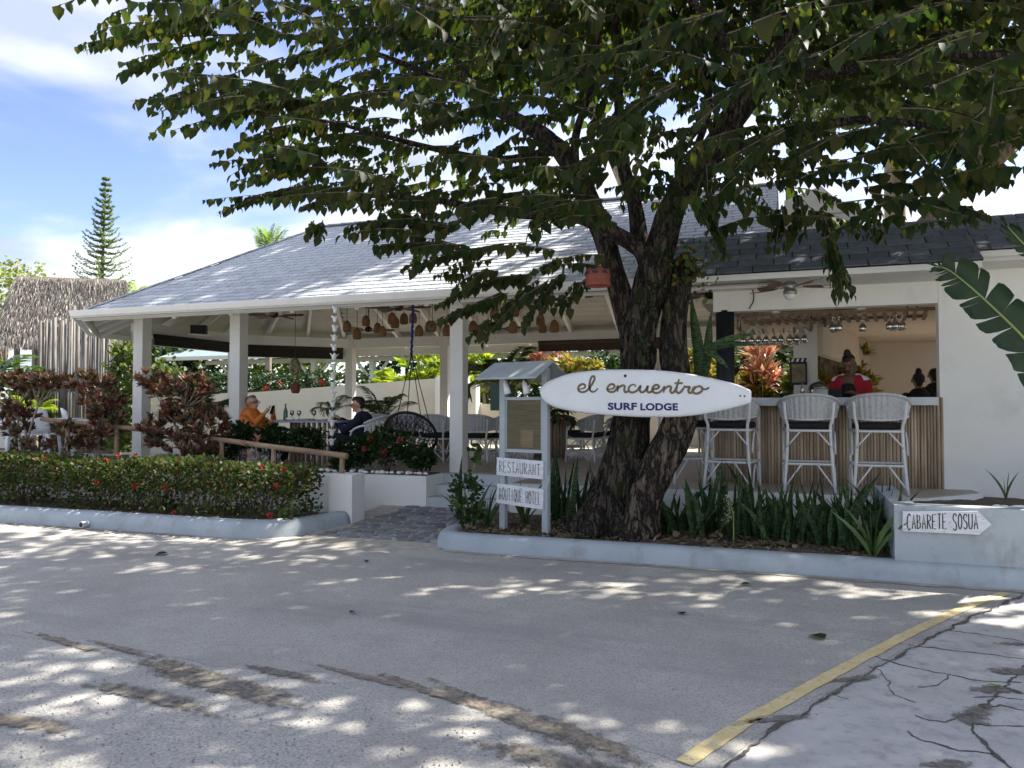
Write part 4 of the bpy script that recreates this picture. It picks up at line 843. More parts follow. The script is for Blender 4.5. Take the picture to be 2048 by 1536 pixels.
# dark green box behind the board
c = at(1000, 797, 9.6); gbx = thing('letter_box', 'dark green metal box behind the notice board', 'box', (c.x, 9.6, .15))
G().b2(c.x - .1, c.x + .18, 9.5, 9.7, c.z - .16, c.z + .17).build('box', m_green, gbx); G().b2(c.x + .0, c.x + .06, 9.57, 9.63, .15, c.z - .162).build('post', m_green, gbx)
G().b2(c.x - .115, c.x + .195, 9.485, 9.715, c.z + .171, c.z + .185).build('lid', m_green, gbx)

# ---------------------------------------------------------------- bar interior fittings
rk = thing('glass_rack', 'slatted wooden rack above the bar holding stemmed glasses', 'rack', (.3, 12, 2.9))
for k in range(20): x = -.62 + k * .125; G().box((x, 12.05, 2.87), (.05, 1.2, .022), rz=-.12).build('slat', m_gold, rk)
for y in (11.6, 12.5): G().b2(-.7, 1.85, y - .02, y + .02, 2.885, 2.93).build('rail', m_gold, rk)
for x in (-.5, 1.6):
    for y in (11.6, 12.5): G().tube([V(x, y, 2.92), V(x, y, 3.07)], .008, 6).build('hanger', m_dark, rk)
rk2 = thing('glass_rack', 'lower wooden rack full of wine glasses left in the bar', 'rack', (-.2, 12.6, 2.8))
for k in range(7): G().b2(-.75 + k * .155, -.72 + k * .155, 12.72, 13.5, 2.80, 2.82).build('slat', m_gold, rk2)
for x in (-.8, .3): G().b2(x - .02, x + .02, 12.7, 13.52, 2.825, 2.88).build('rail', m_gold, rk2)
for x in (-.8, .3):
    for y in (12.75, 13.45): G().tube([V(x, y, 2.86), V(x, y, 3.07)], .008, 6).build('hanger', m_dark, rk2)
hg = G(); hg.lathe([(.034, 0), (.03, -.006), (.005, -.012), (.005, -.08), (.03, -.10), (.052, -.145), (.046, -.20), (.042, -.201)], n=12); hm = hg.mesh('wine_glass', True); hm.materials.append(m_glass)
for i in range(26):
    x = -.72 + (i % 9) * .115 + U(-.012, .012); y = 12.78 + (i // 9) * .28
    tag(mobj('wine_glass', hm, loc=(x, y, 2.797)), 'wine glass hanging upside down in the lower rack', 'glass', 'glasses in the lower rack')
for i, (x, y) in enumerate(((.55, 11.75), (.63, 11.72), (.58, 11.95), (.95, 11.9), (1.28, 11.75), (1.36, 11.72), (1.44, 11.76), (1.34, 11.92), (1.45, 11.95))):
    o = mobj('wine_glass', hm, loc=(x, y, 2.856)); tag(o, 'wine glass hanging upside down from the long slatted rack', 'glass', 'glasses in the long rack')
# poster on the pillar
p0, p1 = at(1580, 770, 13.49), at(1614, 716, 13.49); po = thing('framed_poster', 'black framed yellowed poster with striped top on the bar pillar', 'poster', (p0.x, 13.48, p0.z))
G().b2(p0.x, p1.x, 13.47, 13.497, p0.z, p1.z).build('frame', m_black, po); G().b2(p0.x + .03, p1.x - .03, 13.465, 13.469, p0.z + .04, p1.z - .10).build('print', M('poster_print', (.36, .30, .16), (.14, .12, .08), sc=9, rough=.6), po)
for k in range(4): x = p0.x + .02 + k * .075; G().prism([V(x, 13.468, p1.z - .06), V(x + .035, 13.468, p1.z - .06), V(x + .055, 13.468, p1.z - .008), V(x + .02, 13.468, p1.z - .008)], .002, (0, -1, 0)).build('stripe', m_china, po)
CT = 1.712
c = at(1637, 780, 11.3); cd = thing('cake_dome', 'clear glass cake dome on the bar counter', 'dome', (c.x, 11.3, CT)); G().lathe([(.14, .02), (.142, .1), (.12, .17), (.06, .21), (0, .22)], n=24).build('dome', m_glass, cd, True, True); G().lathe([(0, .0), (.15, .0), (.155, .018), (0, .018)], n=24).build('base', m_steel, cd, True, True); G().ball((0, 0, .235), .018).build('knob', m_glass, cd, True, True)
c = at(1641, 785, 10.98); jr = thing('glass_jar', 'squat glass jar with metal lid on the bar counter', 'jar', (c.x, 10.98, CT)); G().lathe([(0, 0), (.085, 0), (.095, .02), (.095, .09), (.07, .115)], n=20).build('jar', M('jar_content', (.36, .38, .33), (.42, .44, .40), rough=.2), jr, True, True); G().lathe([(.072, .116), (.074, .14), (.0, .145)], n=20).build('lid', m_steel, jr, True, True)
c = at(1605, 782, 11.2); bt = thing('water_bottle', 'small clear bottle left of the cake dome', 'bottle', (c.x, 11.2, CT)); G().lathe([(0, 0), (.03, 0), (.03, .13), (.012, .17), (.012, .2), (0, .2)], n=14).build('body', m_glass, bt, True, True); G().lathe([(.013, .2), (.013, .22), (0, .22)], n=10).build('cap', m_navy, bt, True)
c = at(1668, 783, 11.25); kb = thing('card_reader', 'dark till screen beside the cake dome', 'till', (c.x, 11.25, CT)); G().box((0, 0, .06), (.2, .02, .12), m=Matrix.Rotation(-.4, 3, 'X')).build('screen', m_black, kb, True); G().box((0, .02, .01), (.14, .12, .018)).build('foot', m_black, kb, True)

# ---------------------------------------------------------------- wooden handrail
hr = thing('handrail', 'peeled log handrail sloping along the ramp behind the hedge', 'handrail', at(430, 900, 9.3))
rpx = [(83, 838, 9.35), (190, 849, 9.34), (300, 861, 9.33), (430, 878, 9.3), (560, 896, 9.2), (694, 912, 9.07)]; rpt = [at(a, b, c) for a, b, c in rpx]
G().tube(rpt, [.034, .037, .04, .036, .04, .042], 10, nz=.06, sm=4).build('rail', m_rail, hr, smooth=True)
for i, t in ((.1, 0), (.28, 0), (.62, 0), (.78, 0), (.985, 0)):
    k = i * 5; a = int(k); p = rpt[a].lerp(rpt[min(a + 1, 5)], k - a); G().tube([V(p.x, p.y, .66 if i > .98 else .40), V(p.x + .01, p.y, p.z - .02)], [.04, .035], 8, nz=.05).build('post', m_rail, hr, smooth=True)
# white plastic armchairs on the deck
def plastic(lb, x, y, rz):
    t = thing('plastic_chair', lb, 'chair', (x, y, .625), rz, 'white plastic chairs on the deck')
    for sx in (-1, 1):
        for sy in (-1, 1): G().tube([V(sx * .27, sy * .26, 0), V(sx * .23, sy * .22, .45)], [.03, .035], 6).build('leg', m_plast, t, True, True)
        G().tube([V(sx * .27, .24, .45), V(sx * .29, .2, .68), V(sx * .29, -.2, .68), V(sx * .25, -.27, .72)], .03, 8, sm=3).build('armrest', m_plast, t, True, True)
    G().b2(-.25, .25, -.25, .26, .43, .46).build('seat', m_plast, t, True)
    g = G(); v = []
    for i in range(9):
        a = -1 + i / 4
        for j in range(5): h = j / 4; v.append(V(a * (.27 - .03 * h), -.27 - .1 * h + .07 * a * a, .46 + (.48 - .06 * a * a) * h))
    f = [(i * 5 + j, i * 5 + 5 + j, i * 5 + 6 + j, i * 5 + 1 + j) for i in range(8) for j in range(4)]; g.add(v, f); o = g.build('backrest', m_plast, t, True, True); md = o.modifiers.new('s', 'SOLIDIFY'); md.thickness = .02
c = at(80, 900, 10.6); plastic('white plastic armchair at the left behind the croton stems', c.x, 10.6, .5)
c = at(165, 900, 10.7); plastic('white plastic armchair nearer the first post', c.x, 10.7, -.6)
c = at(15, 900, 10.5); plastic('white plastic armchair at the left picture edge', c.x, 10.5, .1)
c = at(118, 870, 11.3); t = thing('plastic_table', 'white plastic table between the plastic chairs', 'table', (c.x, 11.3, .625)); G().prism([V(.45 * math.cos(a), .45 * math.sin(a), .7) for a in np.linspace(0, 2 * PI, 24, False)], .03).build('table_top', m_plast, t, True)
for a in range(4): G().tube([V(.3 * math.cos(a * PI / 2), .3 * math.sin(a * PI / 2), .7), V(.38 * math.cos(a * PI / 2), .38 * math.sin(a * PI / 2), 0)], .025, 6).build('leg', m_plast, t, True)

# ---------------------------------------------------------------- thatched hut and palisade
HY = 20.; hv = V(-.64, .77, 0); hr_ = V(.77, .64, 0); hc0 = at(128, 682, HY - .9); e0, e1 = hc0 - hr_ * 1.95, hc0 + hr_ * 1.75; zr_ = at(128, 560, HY + .4).z; r0, r1 = e0 + hv * 1.6 + hr_ * .25, e1 + hv * 1.6 - hr_ * .12; r0.z = zr_; r1.z = zr_ + .05
hut = thing('thatched_hut', 'small hut with shaggy grey palm thatch roof', 'hut', ((e0.x + r1.x) / 2, (e0.y + r1.y) / 2, 0))
b0, b1 = e0 + hv * 3.2, e1 + hv * 3.2
slab([e0, e1, r1, r0], .12).build('thatch_base', m_thb, hut); slab([r0, r1, b1, b0], .12).build('thatch_base', m_thb, hut)
P = []; D = []; Nn = []
for i in range(9500):
    s, t = rng.random(), rng.random() ** .8; a = e0.lerp(e1, s); b = r0.lerp(r1, s); p = b.lerp(a, t * 1.04) + V(U(-.05, .05), U(-.05, .05), .05 + .05 * noise.noise(V(s * 9, t * 5, 0))); d = (a - b).normalized() + V(U(-.35, .35), U(-.2, .2), U(-.25, .15)); P.append(p); D.append(d); Nn.append(V(0, -.5, .8) + V(U(-.5, .5), U(-.5, .5), 0))
for i in range(500):
    s = rng.random(); side = rng.random() < .5; a = e0.lerp(r0, s) if side else e1.lerp(r1, s); P.append(a + V(0, 0, .05)); D.append(V(-.5 if side else .5, -.4, -.9) + V(U(-.3, .3), U(-.3, .3), 0)); Nn.append(V(0, -1, .3))
stuff(mobj('thatch', leaf_mesh('thatch', P, D, Nn, rng.uniform(.2, .48, len(P)), m_thatch, SLIM_V, SLIM_F, .38), hut))
for q in (e0 + hr_ * .5 + hv * .4, e1 - hr_ * .5 + hv * .4, e0 + hr_ * .5 + hv * 2.8, e1 - hr_ * .5 + hv * 2.8):
    x, y = q.x, q.y; G().tube([V(x, y, 0), V(x, y, e0.z + .15)], .09, 8).build('post', m_grey_pole, hut)
q0, q1 = e0 + hr_ * .6 + hv * 2.7, e1 - hr_ * .6 + hv * 2.7; G().bar(V(q0.x, q0.y, e0.z / 2), V(q1.x, q1.y, e0.z / 2), .1, e0.z).build('wall', m_thb, hut)
pf = thing('palisade_fence', 'grey upright pole fence in front of the thatched hut', 'fence', (at(150, 740, 18).x, 18, 0))
px = 80.
while px < 229:
    w = U(4.2, 6.5); x = at(px, 700, 18).x; z = at(px, 640 + U(-6, 6) + (8 if px > 200 else 0) - (24 if 146 < px < 151 else 0), 18).z; r = w / 2 * .0162
    G().tube([V(x, 18 + U(-.03, .03), 0), V(x + U(-.02, .02), 18, z * .5), V(x + U(-.03, .03), 18 + U(-.03, .03), z)], [r, r * 1.05, r * .85], 7).build('pole', m_grey_pole, pf, smooth=True); px += w * .98
for z in (.8, 2.2): G().tube([V(at(78, 700, 18).x, 18.08, z), V(at(232, 700, 18).x, 18.08, z)], .03, 6).build('rail', m_grey_pole, pf)

# ================================================================ people
m_sk1 = M('light_skin', (.50, .29, .20), rough=.55); m_sk2 = M('brown_skin', (.15, .075, .045), rough=.5); m_sk3 = M('tan_skin', (.30, .165, .105), rough=.55)
m_org = M('orange_puffer', (.50, .13, .012), (.60, .17, .02), sc=6, rough=.5); m_nav = M('navy_knit', (.006, .007, .022), (.012, .014, .035), sc=20, rough=.9)
m_hgrey = M('grey_hair', (.07, .068, .068), (.16, .155, .15), sc=30, rough=.8); m_hblk = M('dark_hair', (.008, .006, .005), (.018, .014, .011), sc=30, rough=.6)
m_red = M('red_cloth', (.38, .012, .03), rough=.8); m_wcl = M('white_cloth', (.7, .7, .72), rough=.85); m_jean = M('dark_trousers', (.015, .017, .025), rough=.9)
def blob(name, caps, balls, mat, parent, vox=.010, it=4):
    """one continuous surface grown from overlapping tapered limbs"""
    g = G()
    for p, q, a, b in caps: g.cap(p, q, a, b, 12)
    for c, r in balls: g.ball(c, r, 14, 9)
    o = g.build(name, mat, parent, True, True); m = o.modifiers.new('remesh', 'REMESH'); m.mode = 'VOXEL'; m.voxel_size = vox; m.use_smooth_shade = True
    s = o.modifiers.new('smooth', 'SMOOTH'); s.iterations = it; s.factor = .5; return o
def hand_caps(c, f, l, u, k=1.0, curl=.5):
    """palm at c, fingers along f, thumb side l, palm normal u"""
    out = [(c - f * .03 * k, c + f * .02 * k, .030 * k, .032 * k), (c - f * .03 * k - l * .015 * k, c + f * .025 * k - l * .02 * k, .026 * k, .024 * k)]
    for i, (o_, L_) in enumerate(((.028, .072), (.010, .080), (-.009, .074), (-.027, .058))):
        b = c + f * .035 * k + l * o_ * k; m_ = b + f * L_ * .55 * k - u * L_ * .18 * curl * k; e = m_ + f * L_ * .3 * k - u * L_ * .45 * curl * k; out += [(b, m_, .0095 * k, .009 * k), (m_, e, .009 * k, .0075 * k)]
    b = c - f * .01 * k + l * .03 * k; m_ = b + l * .03 * k + f * .03 * k; out += [(b, m_, .012 * k, .0105 * k), (m_, m_ + f * .03 * k - u * .01 * k, .0105 * k, .009 * k)]
    return out
def head_parts(h, f, u, k):
    """skull, jaw, nose, ears round head centre h, looking along f"""
    l = u.cross(f); r = .1 * k
    caps = [(h - f * .12 * r + u * .25 * r, h + f * .1 * r + u * .2 * r, .88 * r, .84 * r), (h + f * .2 * r - u * .3 * r, h + f * .42 * r - u * .72 * r, .60 * r, .40 * r), (h + f * .3 * r, h + f * .5 * r - u * .3 * r, .6 * r, .5 * r),
            (h + f * .88 * r + u * .12 * r, h + f * 1.08 * r - u * .2 * r, .11 * r, .17 * r), (h + f * .86 * r - u * .52 * r + l * .16 * r, h + f * .86 * r - u * .52 * r - l * .16 * r, .12 * r, .12 * r)]
    for s in (-1, 1): caps.append((h + l * s * .86 * r + u * .12 * r, h + l * s * .9 * r - u * .15 * r, .17 * r, .13 * r))
    return caps
def eyes(t, h, f, u, k, specs=None, dark=m_dark):
    l = u.cross(f); r = .1 * k
    for s in (-1, 1): G().ball(h + f * .82 * r + u * .12 * r + l * s * .36 * r, .1 * r, 8, 6).build('eye', dark, t, True, True)
    if specs:
        g = G()
        for s in (-1, 1):
            c = h + f * 1.0 * r + u * .1 * r + l * s * .36 * r; g.tube([c + (l * math.cos(a) * .28 + u * math.sin(a) * .22) * r for a in np.linspace(0, 2 * PI, 17)], .04 * r, 5)
            g.tube([c + l * s * .28 * r, h + l * s * .92 * r + u * .12 * r], .045 * r, 5)
        g.tube([h + f * 1.02 * r + u * .12 * r - l * .1 * r, h + f * 1.02 * r + u * .12 * r + l * .1 * r], .05 * r, 5); g.build('glasses', dark, t, True)
UP = V(0, 0, 1)
# --- man in the orange jacket, leaning back, phone in his hands
k = 1.12; mp = V(at(505, 806, 11.3).x, 11.3, 0); t = thing('person', 'seated person in orange puffer jacket and glasses holding a phone', 'person', (mp.x, 11.3, ZF))
f = V(1, -.12, 0).normalized(); l = UP.cross(f); hz = at(505, 806, 11.3).z - ZF
def Q(a, b, c): return f * a + l * b + UP * c
h = Q(0, 0, hz); hu = (UP - f * .12).normalized(); hf = (f + UP * .02).normalized()
caps = head_parts(h, hf, hu, k) + [(h - hu * .05 - hf * .02, Q(-.03, 0, hz - .2), .058, .07), (Q(-.03, 0, hz - .24), Q(.12, 0, hz - .5), .15, .15), (Q(.12, 0, hz - .5), Q(.25, 0, .52), .15, .15)]
hands = []
for s in (-1, 1):
    sh, el, wr = Q(-.02, s * .2, hz - .26), Q(.26, s * .26, hz - .42), Q(.40, s * .10, hz - .17)
    caps += [(sh, el, .05, .042), (el, wr, .042, .03)]; caps += hand_caps(wr + (wr - el).normalized() * .05, (wr - el).normalized(), -l * s * .4 + UP * .4, -l * s, 1.1, .7)
    caps += [(Q(.25, s * .1, .52), Q(.68, s * .14, .5), .09, .07), (Q(.68, s * .14, .5), Q(.62, s * .14, .1), .065, .05), (Q(.62, s * .14, .09), Q(.78, s * .14, .045), .045, .04)]
blob('body', caps, [], m_sk1, t, .009, 3)
jc = [(Q(-.035, 0, hz - .14), Q(-.04, 0, hz - .2), .10, .14), (Q(-.04, 0, hz - .25), Q(.10, 0, hz - .48), .19, .195), (Q(.1, 0, hz - .48), Q(.2, 0, .56), .19, .185)]
for s in (-1, 1):
    sh, el, wr = Q(-.03, s * .2, hz - .27), Q(.26, s * .26, hz - .42), Q(.385, s * .11, hz - .19)
    for i in range(4): a, b = sh.lerp(el, i / 4), sh.lerp(el, (i + 1) / 4); jc.append((a.lerp(b, .3), a.lerp(b, .7), .078 - .004 * i, .078 - .004 * i))
    for i in range(4): a, b = el.lerp(wr, i / 4), el.lerp(wr, (i + 1) / 4); jc.append((a.lerp(b, .3), a.lerp(b, .7), .064 - .006 * i, .064 - .006 * i))
blob('jacket', jc, [], m_org, t, .011, 2)
blob('trousers', [(Q(.2, 0, .53), Q(.28, 0, .52), .17, .16)] + [c for s in (-1, 1) for c in ((Q(.25, s * .1, .52), Q(.68, s * .14, .5), .105, .085), (Q(.68, s * .14, .5), Q(.62, s * .14, .12), .08, .065))], [], m_jean, t, .012, 3)
r = .1 * k; blob('hair', [(h - hf * .35 * r + hu * .45 * r, h + hf * .1 * r + hu * .72 * r, .80 * r, .60 * r), (h - hf * .5 * r, h - hf * .55 * r - hu * .35 * r, .62 * r, .42 * r), (h + hf * .35 * r + hu * .72 * r, h + hf * .55 * r + hu * .7 * r, .38 * r, .25 * r)], [], m_hgrey, t, .008, 1)
eyes(t, h, hf, hu, k, True)
ph = Q(.47, 0, hz - .12); m_ = Matrix.Rotation(.5, 3, 'Y')
tp = thing('phone', 'dark phone in the hands of the person in orange', 'phone', V(mp.x, 11.3, ZF) + ph); G().box((0, 0, 0), (.011, .075, .15), m=Matrix.Rotation(.35, 3, 'Y')).build('case', m_black, tp, True)
G().box((-.0062, 0, -.001), (.002, .068, .14), m=Matrix.Rotation(.35, 3, 'Y')).build('screen', m_dark, tp, True)
# --- woman in navy
wp = V(at(716, 810, 11.45).x, 11.45, 0); t = thing('person', 'seated person in navy sweater with short dark hair and glasses', 'person', (wp.x, 11.45, ZF)); f = V(-1, -.05, 0).normalized(); l = UP.cross(f); hz = at(716, 810, 11.45).z - ZF
h = Q(0, 0, hz); hu = (UP + f * .1).normalized(); hf = (f - UP * .1).normalized()
caps = head_parts(h, hf, hu, k * .97) + [(h - hu * .05 - hf * .02, Q(-.07, 0, hz - .2), .05, .06), (Q(-.1, 0, hz - .25), Q(-.12, 0, hz - .5), .14, .14), (Q(-.12, 0, hz - .5), Q(-.08, 0, .54), .14, .16)]
for s in (-1, 1):
    sh, el, wr = Q(-.1, s * .19, hz - .25), Q(.12, s * .25, hz - .42), Q(.40, s * .10, .83)
    caps += [(sh, el, .045, .04), (el, wr, .038, .026)]; caps += hand_caps(wr + (wr - el).normalized() * .05, (wr - el).normalized(), UP * .5 - l * s * .4, -l * s, 1.0, .5)
    caps += [(Q(-.02, s * .1, .53), Q(.42, s * .12, .5), .085, .065), (Q(.42, s * .12, .5), Q(.36, s * .12, .1), .06, .045), (Q(.36, s * .12, .07), Q(.52, s * .12, .045), .04, .035)]
blob('body', caps, [], m_sk1, t, .009, 3)
sc = [(Q(-.075, 0, hz - .17), Q(-.1, 0, hz - .22), .08, .13), (Q(-.1, 0, hz - .27), Q(-.13, 0, hz - .5), .175, .19), (Q(-.13, 0, hz - .5), Q(-.1, 0, .56), .19, .2)]
for s in (-1, 1): sh, el, wr = Q(-.1, s * .19, hz - .26), Q(.12, s * .25, hz - .42), Q(.37, s * .115, .81); sc += [(sh, el, .078, .07), (el, wr, .066, .048)]
blob('sweater', sc, [], m_nav, t, .011, 3)
blob('trousers', [c for s in (-1, 1) for c in ((Q(-.02, s * .1, .53), Q(.42, s * .12, .5), .1, .08), (Q(.42, s * .12, .5), Q(.36, s * .12, .12), .075, .06))], [], m_jean, t, .012, 3)
r = .1 * k; blob('hair', [(h - hf * .35 * r + hu * .5 * r, h + hf * .25 * r + hu * .8 * r, .82 * r, .6 * r), (h - hf * .5 * r, h - hf * .5 * r - hu * .35 * r, .6 * r, .4 * r), (h + hf * .5 * r + hu * .85 * r, h + hf * .7 * r + hu * .8 * r, .35 * r, .25 * r)], [], m_hblk, t, .008, 1)
eyes(t, h, hf, hu, k, True)
# --- person behind the bar, looking down at the counter
bp_ = at(1699, 728, 11.95); t = thing('person', 'standing person in red and white jacket behind the bar', 'person', (bp_.x, 11.95, ZF)); f = V(-.35, -1, 0).normalized(); l = UP.cross(f); hz = bp_.z - ZF
h = Q(.05, 0, hz); hf = (f * .8 - UP * .55).normalized(); hu = (UP * .8 + f * .55).normalized(); k = 1.1
caps = head_parts(h, hf, hu, k) + [(h - hu * .06 - hf * .03, Q(-.03, 0, hz - .2), .05, .06), (Q(-.03, 0, hz - .26), Q(-.03, 0, hz - .55), .14, .125), (Q(-.03, 0, hz - .55), Q(-.05, 0, .95), .125, .15)]
jr_ = [(Q(-.035, .11, hz - .27), Q(-.03, .1, hz - .6), .125, .12), (Q(-.035, -.11, hz - .27), Q(-.03, -.1, hz - .6), .125, .12), (Q(-.07, 0, hz - .3), Q(-.07, 0, hz - .6), .13, .13)]; yk = []
for s in (-1, 1):
    sh, el, wr = Q(-.03, s * .2, hz - .26), Q(.02, s * .28, hz - .52), Q(.30, s * .14, 1.22)
    caps += [(sh, el, .045, .04), (el, wr, .038, .026)]; caps += hand_caps(wr + (wr - el).normalized() * .05, (wr - el).normalized(), -l * s, UP, 1.0, .6)
    jr_ += [(sh, el, .075, .068), (el, el.lerp(wr, .6), .064, .05)]; yk += [(Q(-.03, s * .09, hz - .185), Q(-.02, s * .2, hz - .235), .055, .062)]
    caps += [(Q(-.05, s * .09, .95), Q(-.04, s * .1, .5), .085, .06), (Q(-.04, s * .1, .5), Q(-.07, s * .1, .08), .055, .04), (Q(-.07, s * .1, .05), Q(.1, s * .1, .04), .04, .035)]
blob('body', caps, [], m_sk2, t, .009, 3); blob('jacket', jr_, [], m_red, t, .011, 3); blob('collar', yk, [], m_wcl, t, .010, 2)
blob('shirt', [(Q(.035, 0, hz - .36), Q(.03, 0, hz - .6), .115, .12), (Q(-.03, 0, hz - .6), Q(-.05, 0, .95), .135, .16)], [], m_cush, t, .011, 2)
blob('trousers', [c for s in (-1, 1) for c in ((Q(-.05, s * .09, .95), Q(-.04, s * .1, .5), .1, .075), (Q(-.04, s * .1, .5), Q(-.07, s * .1, .12), .07, .06))], [], m_jean, t, .012, 3)
r = .1 * k; blob('hair', [(h - hf * .35 * r + hu * .45 * r, h + hf * .2 * r + hu * .72 * r, .84 * r, .56 * r), (h - hf * .5 * r, h - hf * .5 * r - hu * .3 * r, .6 * r, .42 * r), (h - hf * .35 * r + hu * 1.35 * r, h - hf * .4 * r + hu * 1.5 * r, .5 * r, .42 * r)], [], m_hblk, t, .008, 1)
eyes(t, h, hf, hu, k)
# --- two people deeper in the kitchen, seen from behind
for px, py, y, lb, bun in ((1836, 762, 14.2, 'person in black with a high hair bun seen from behind', True), (1868, 752, 15.2, 'tall dark-haired person at the right edge of the bar opening', False)):
    c = at(px, py, y); t = thing('person', lb, 'person', (c.x, y, ZF)); f = V(-.2, 1, 0).normalized(); l = UP.cross(f); hz = c.z - ZF; h = Q(0, 0, hz); hf = (f - UP * .15).normalized(); hu = (UP + f * .15).normalized(); k = 1.1; r = .1 * k
    caps = head_parts(h, hf, hu, k) + [(h - hu * .06, Q(-.03, 0, hz - .2), .05, .06), (Q(-.03, 0, hz - .26), Q(-.03, 0, hz - .55), .14, .13), (Q(-.03, 0, hz - .5), Q(-.03, 0, .85), .13, .15)]; sh_ = [(Q(-.03, 0, hz - .2), Q(-.03, 0, hz - .26), .09, .15), (Q(-.03, 0, hz - .28), Q(-.03, 0, hz - .6), .175, .165), (Q(-.03, 0, hz - .6), Q(-.03, 0, .85), .165, .17)]
    for s in (-1, 1):
        a, b, c_ = Q(-.03, s * .2, hz - .26), Q(.0, s * .27, hz - .52), Q(.25, s * .2, hz - .6); caps += [(a, b, .045, .04), (b, c_, .038, .026)] + hand_caps(c_ + (c_ - b).normalized() * .05, (c_ - b).normalized(), UP, -l * s, 1, .5); sh_ += [(a, b, .075, .065)]
        caps += [(Q(-.03, s * .09, .9), Q(-.02, s * .1, .48), .09, .065), (Q(-.02, s * .1, .48), Q(-.04, s * .1, .08), .06, .045), (Q(-.04, s * .1, .05), Q(.12, s * .1, .04), .04, .035)]
    blob('body', caps, [], m_sk3, t, .010, 3); blob('shirt', sh_, [], m_cush, t, .012, 3)
    hc_ = [(h - hf * .35 * r + hu * .4 * r, h + hf * .2 * r + hu * .7 * r, .88 * r, .6 * r), (h - hf * .5 * r, h - hf * .5 * r - hu * .45 * r, .7 * r, .5 * r)]
    if bun: hc_.append((h - hf * .5 * r + hu * 1.3 * r, h - hf * .5 * r + hu * 1.5 * r, .5 * r, .42 * r))
    blob('hair', hc_, [], m_hblk, t, .009, 1)

# ================================================================ plants
lm_tree = LM('tree_leaf', [(.009, .018, .007), (.015, .029, .010), (.024, .040, .012), (.034, .038, .016), (.015, .030, .013), (.024, .04, .012), (.050, .050, .016), (.02, .036, .014)], .38, .55, (3.0, 3.0, .9), .14)
lm_hedge = LM('ixora_leaf', [(.022, .045, .014), (.035, .065, .018), (.05, .08, .022), (.09, .085, .03), (.03, .05, .016), (.11, .055, .028)], .22, .5, None, .15)
lm_dark = LM('shrub_leaf', [(.014, .03, .012), (.025, .05, .016), (.035, .065, .02)], .18, .5, None, .15)
lm_cro = LM('croton_leaf', [(.085, .022, .026), (.20, .06, .055), (.28, .15, .09), (.06, .07, .03), (.04, .05, .02), (.15, .035, .045), (.24, .20, .09), (.11, .04, .045), (.06, .09, .035), (.28, .12, .11)], .28, .35, (1.6, 1.4, .9))
lm_croy = LM('yellow_croton_leaf', [(.34, .28, .04), (.16, .22, .04), (.40, .22, .05), (.09, .15, .03), (.42, .36, .07)], .35, .35, (1.5, 1.4, .8))
lm_ti = LM('ti_leaf', [(.42, .13, .08), (.55, .27, .16), (.34, .10, .07), (.6, .38, .22), (.4, .26, .13)], .3, .35, (1.2, 1.1, 1.0))
lm_lime = LM('lime_leaf', [(.16, .26, .03), (.24, .32, .04), (.32, .34, .05), (.10, .18, .03)], .45, .4, (1.6, 1.6, .6))
lm_palm = LM('palm_leaflet', [(.03, .06, .018), (.05, .09, .025), (.075, .12, .03)], .3, .4)
lm_far = LM('far_leaf', [(.04, .065, .022), (.07, .10, .03), (.11, .13, .04), (.055, .085, .03)], .3, .6)
lm_flow = LM('red_flower', [(.36, .03, .02), (.42, .06, .035), (.3, .02, .02)], .15, .5, (1.3, 1, 1))
lm_pine = LM('araucaria_needle', [(.11, .145, .105), (.14, .18, .13), (.18, .21, .15)], .35, .6)
m_bark = M('fissured_bark', (.045, .036, .028), (.17, .14, .115), sc=9, rough=.95, bump=1.0, bsc=14, st=(2.2, 2.2, .55), dirt=((.10, .11, .05), 2.0, .60, .8), dist=.04)
m_bark2 = M('pale_bark', (.11, .085, .065), (.30, .24, .18), sc=7, rough=.95, bump=1.0, bsc=10, st=(2, 2, .8), dist=.04)
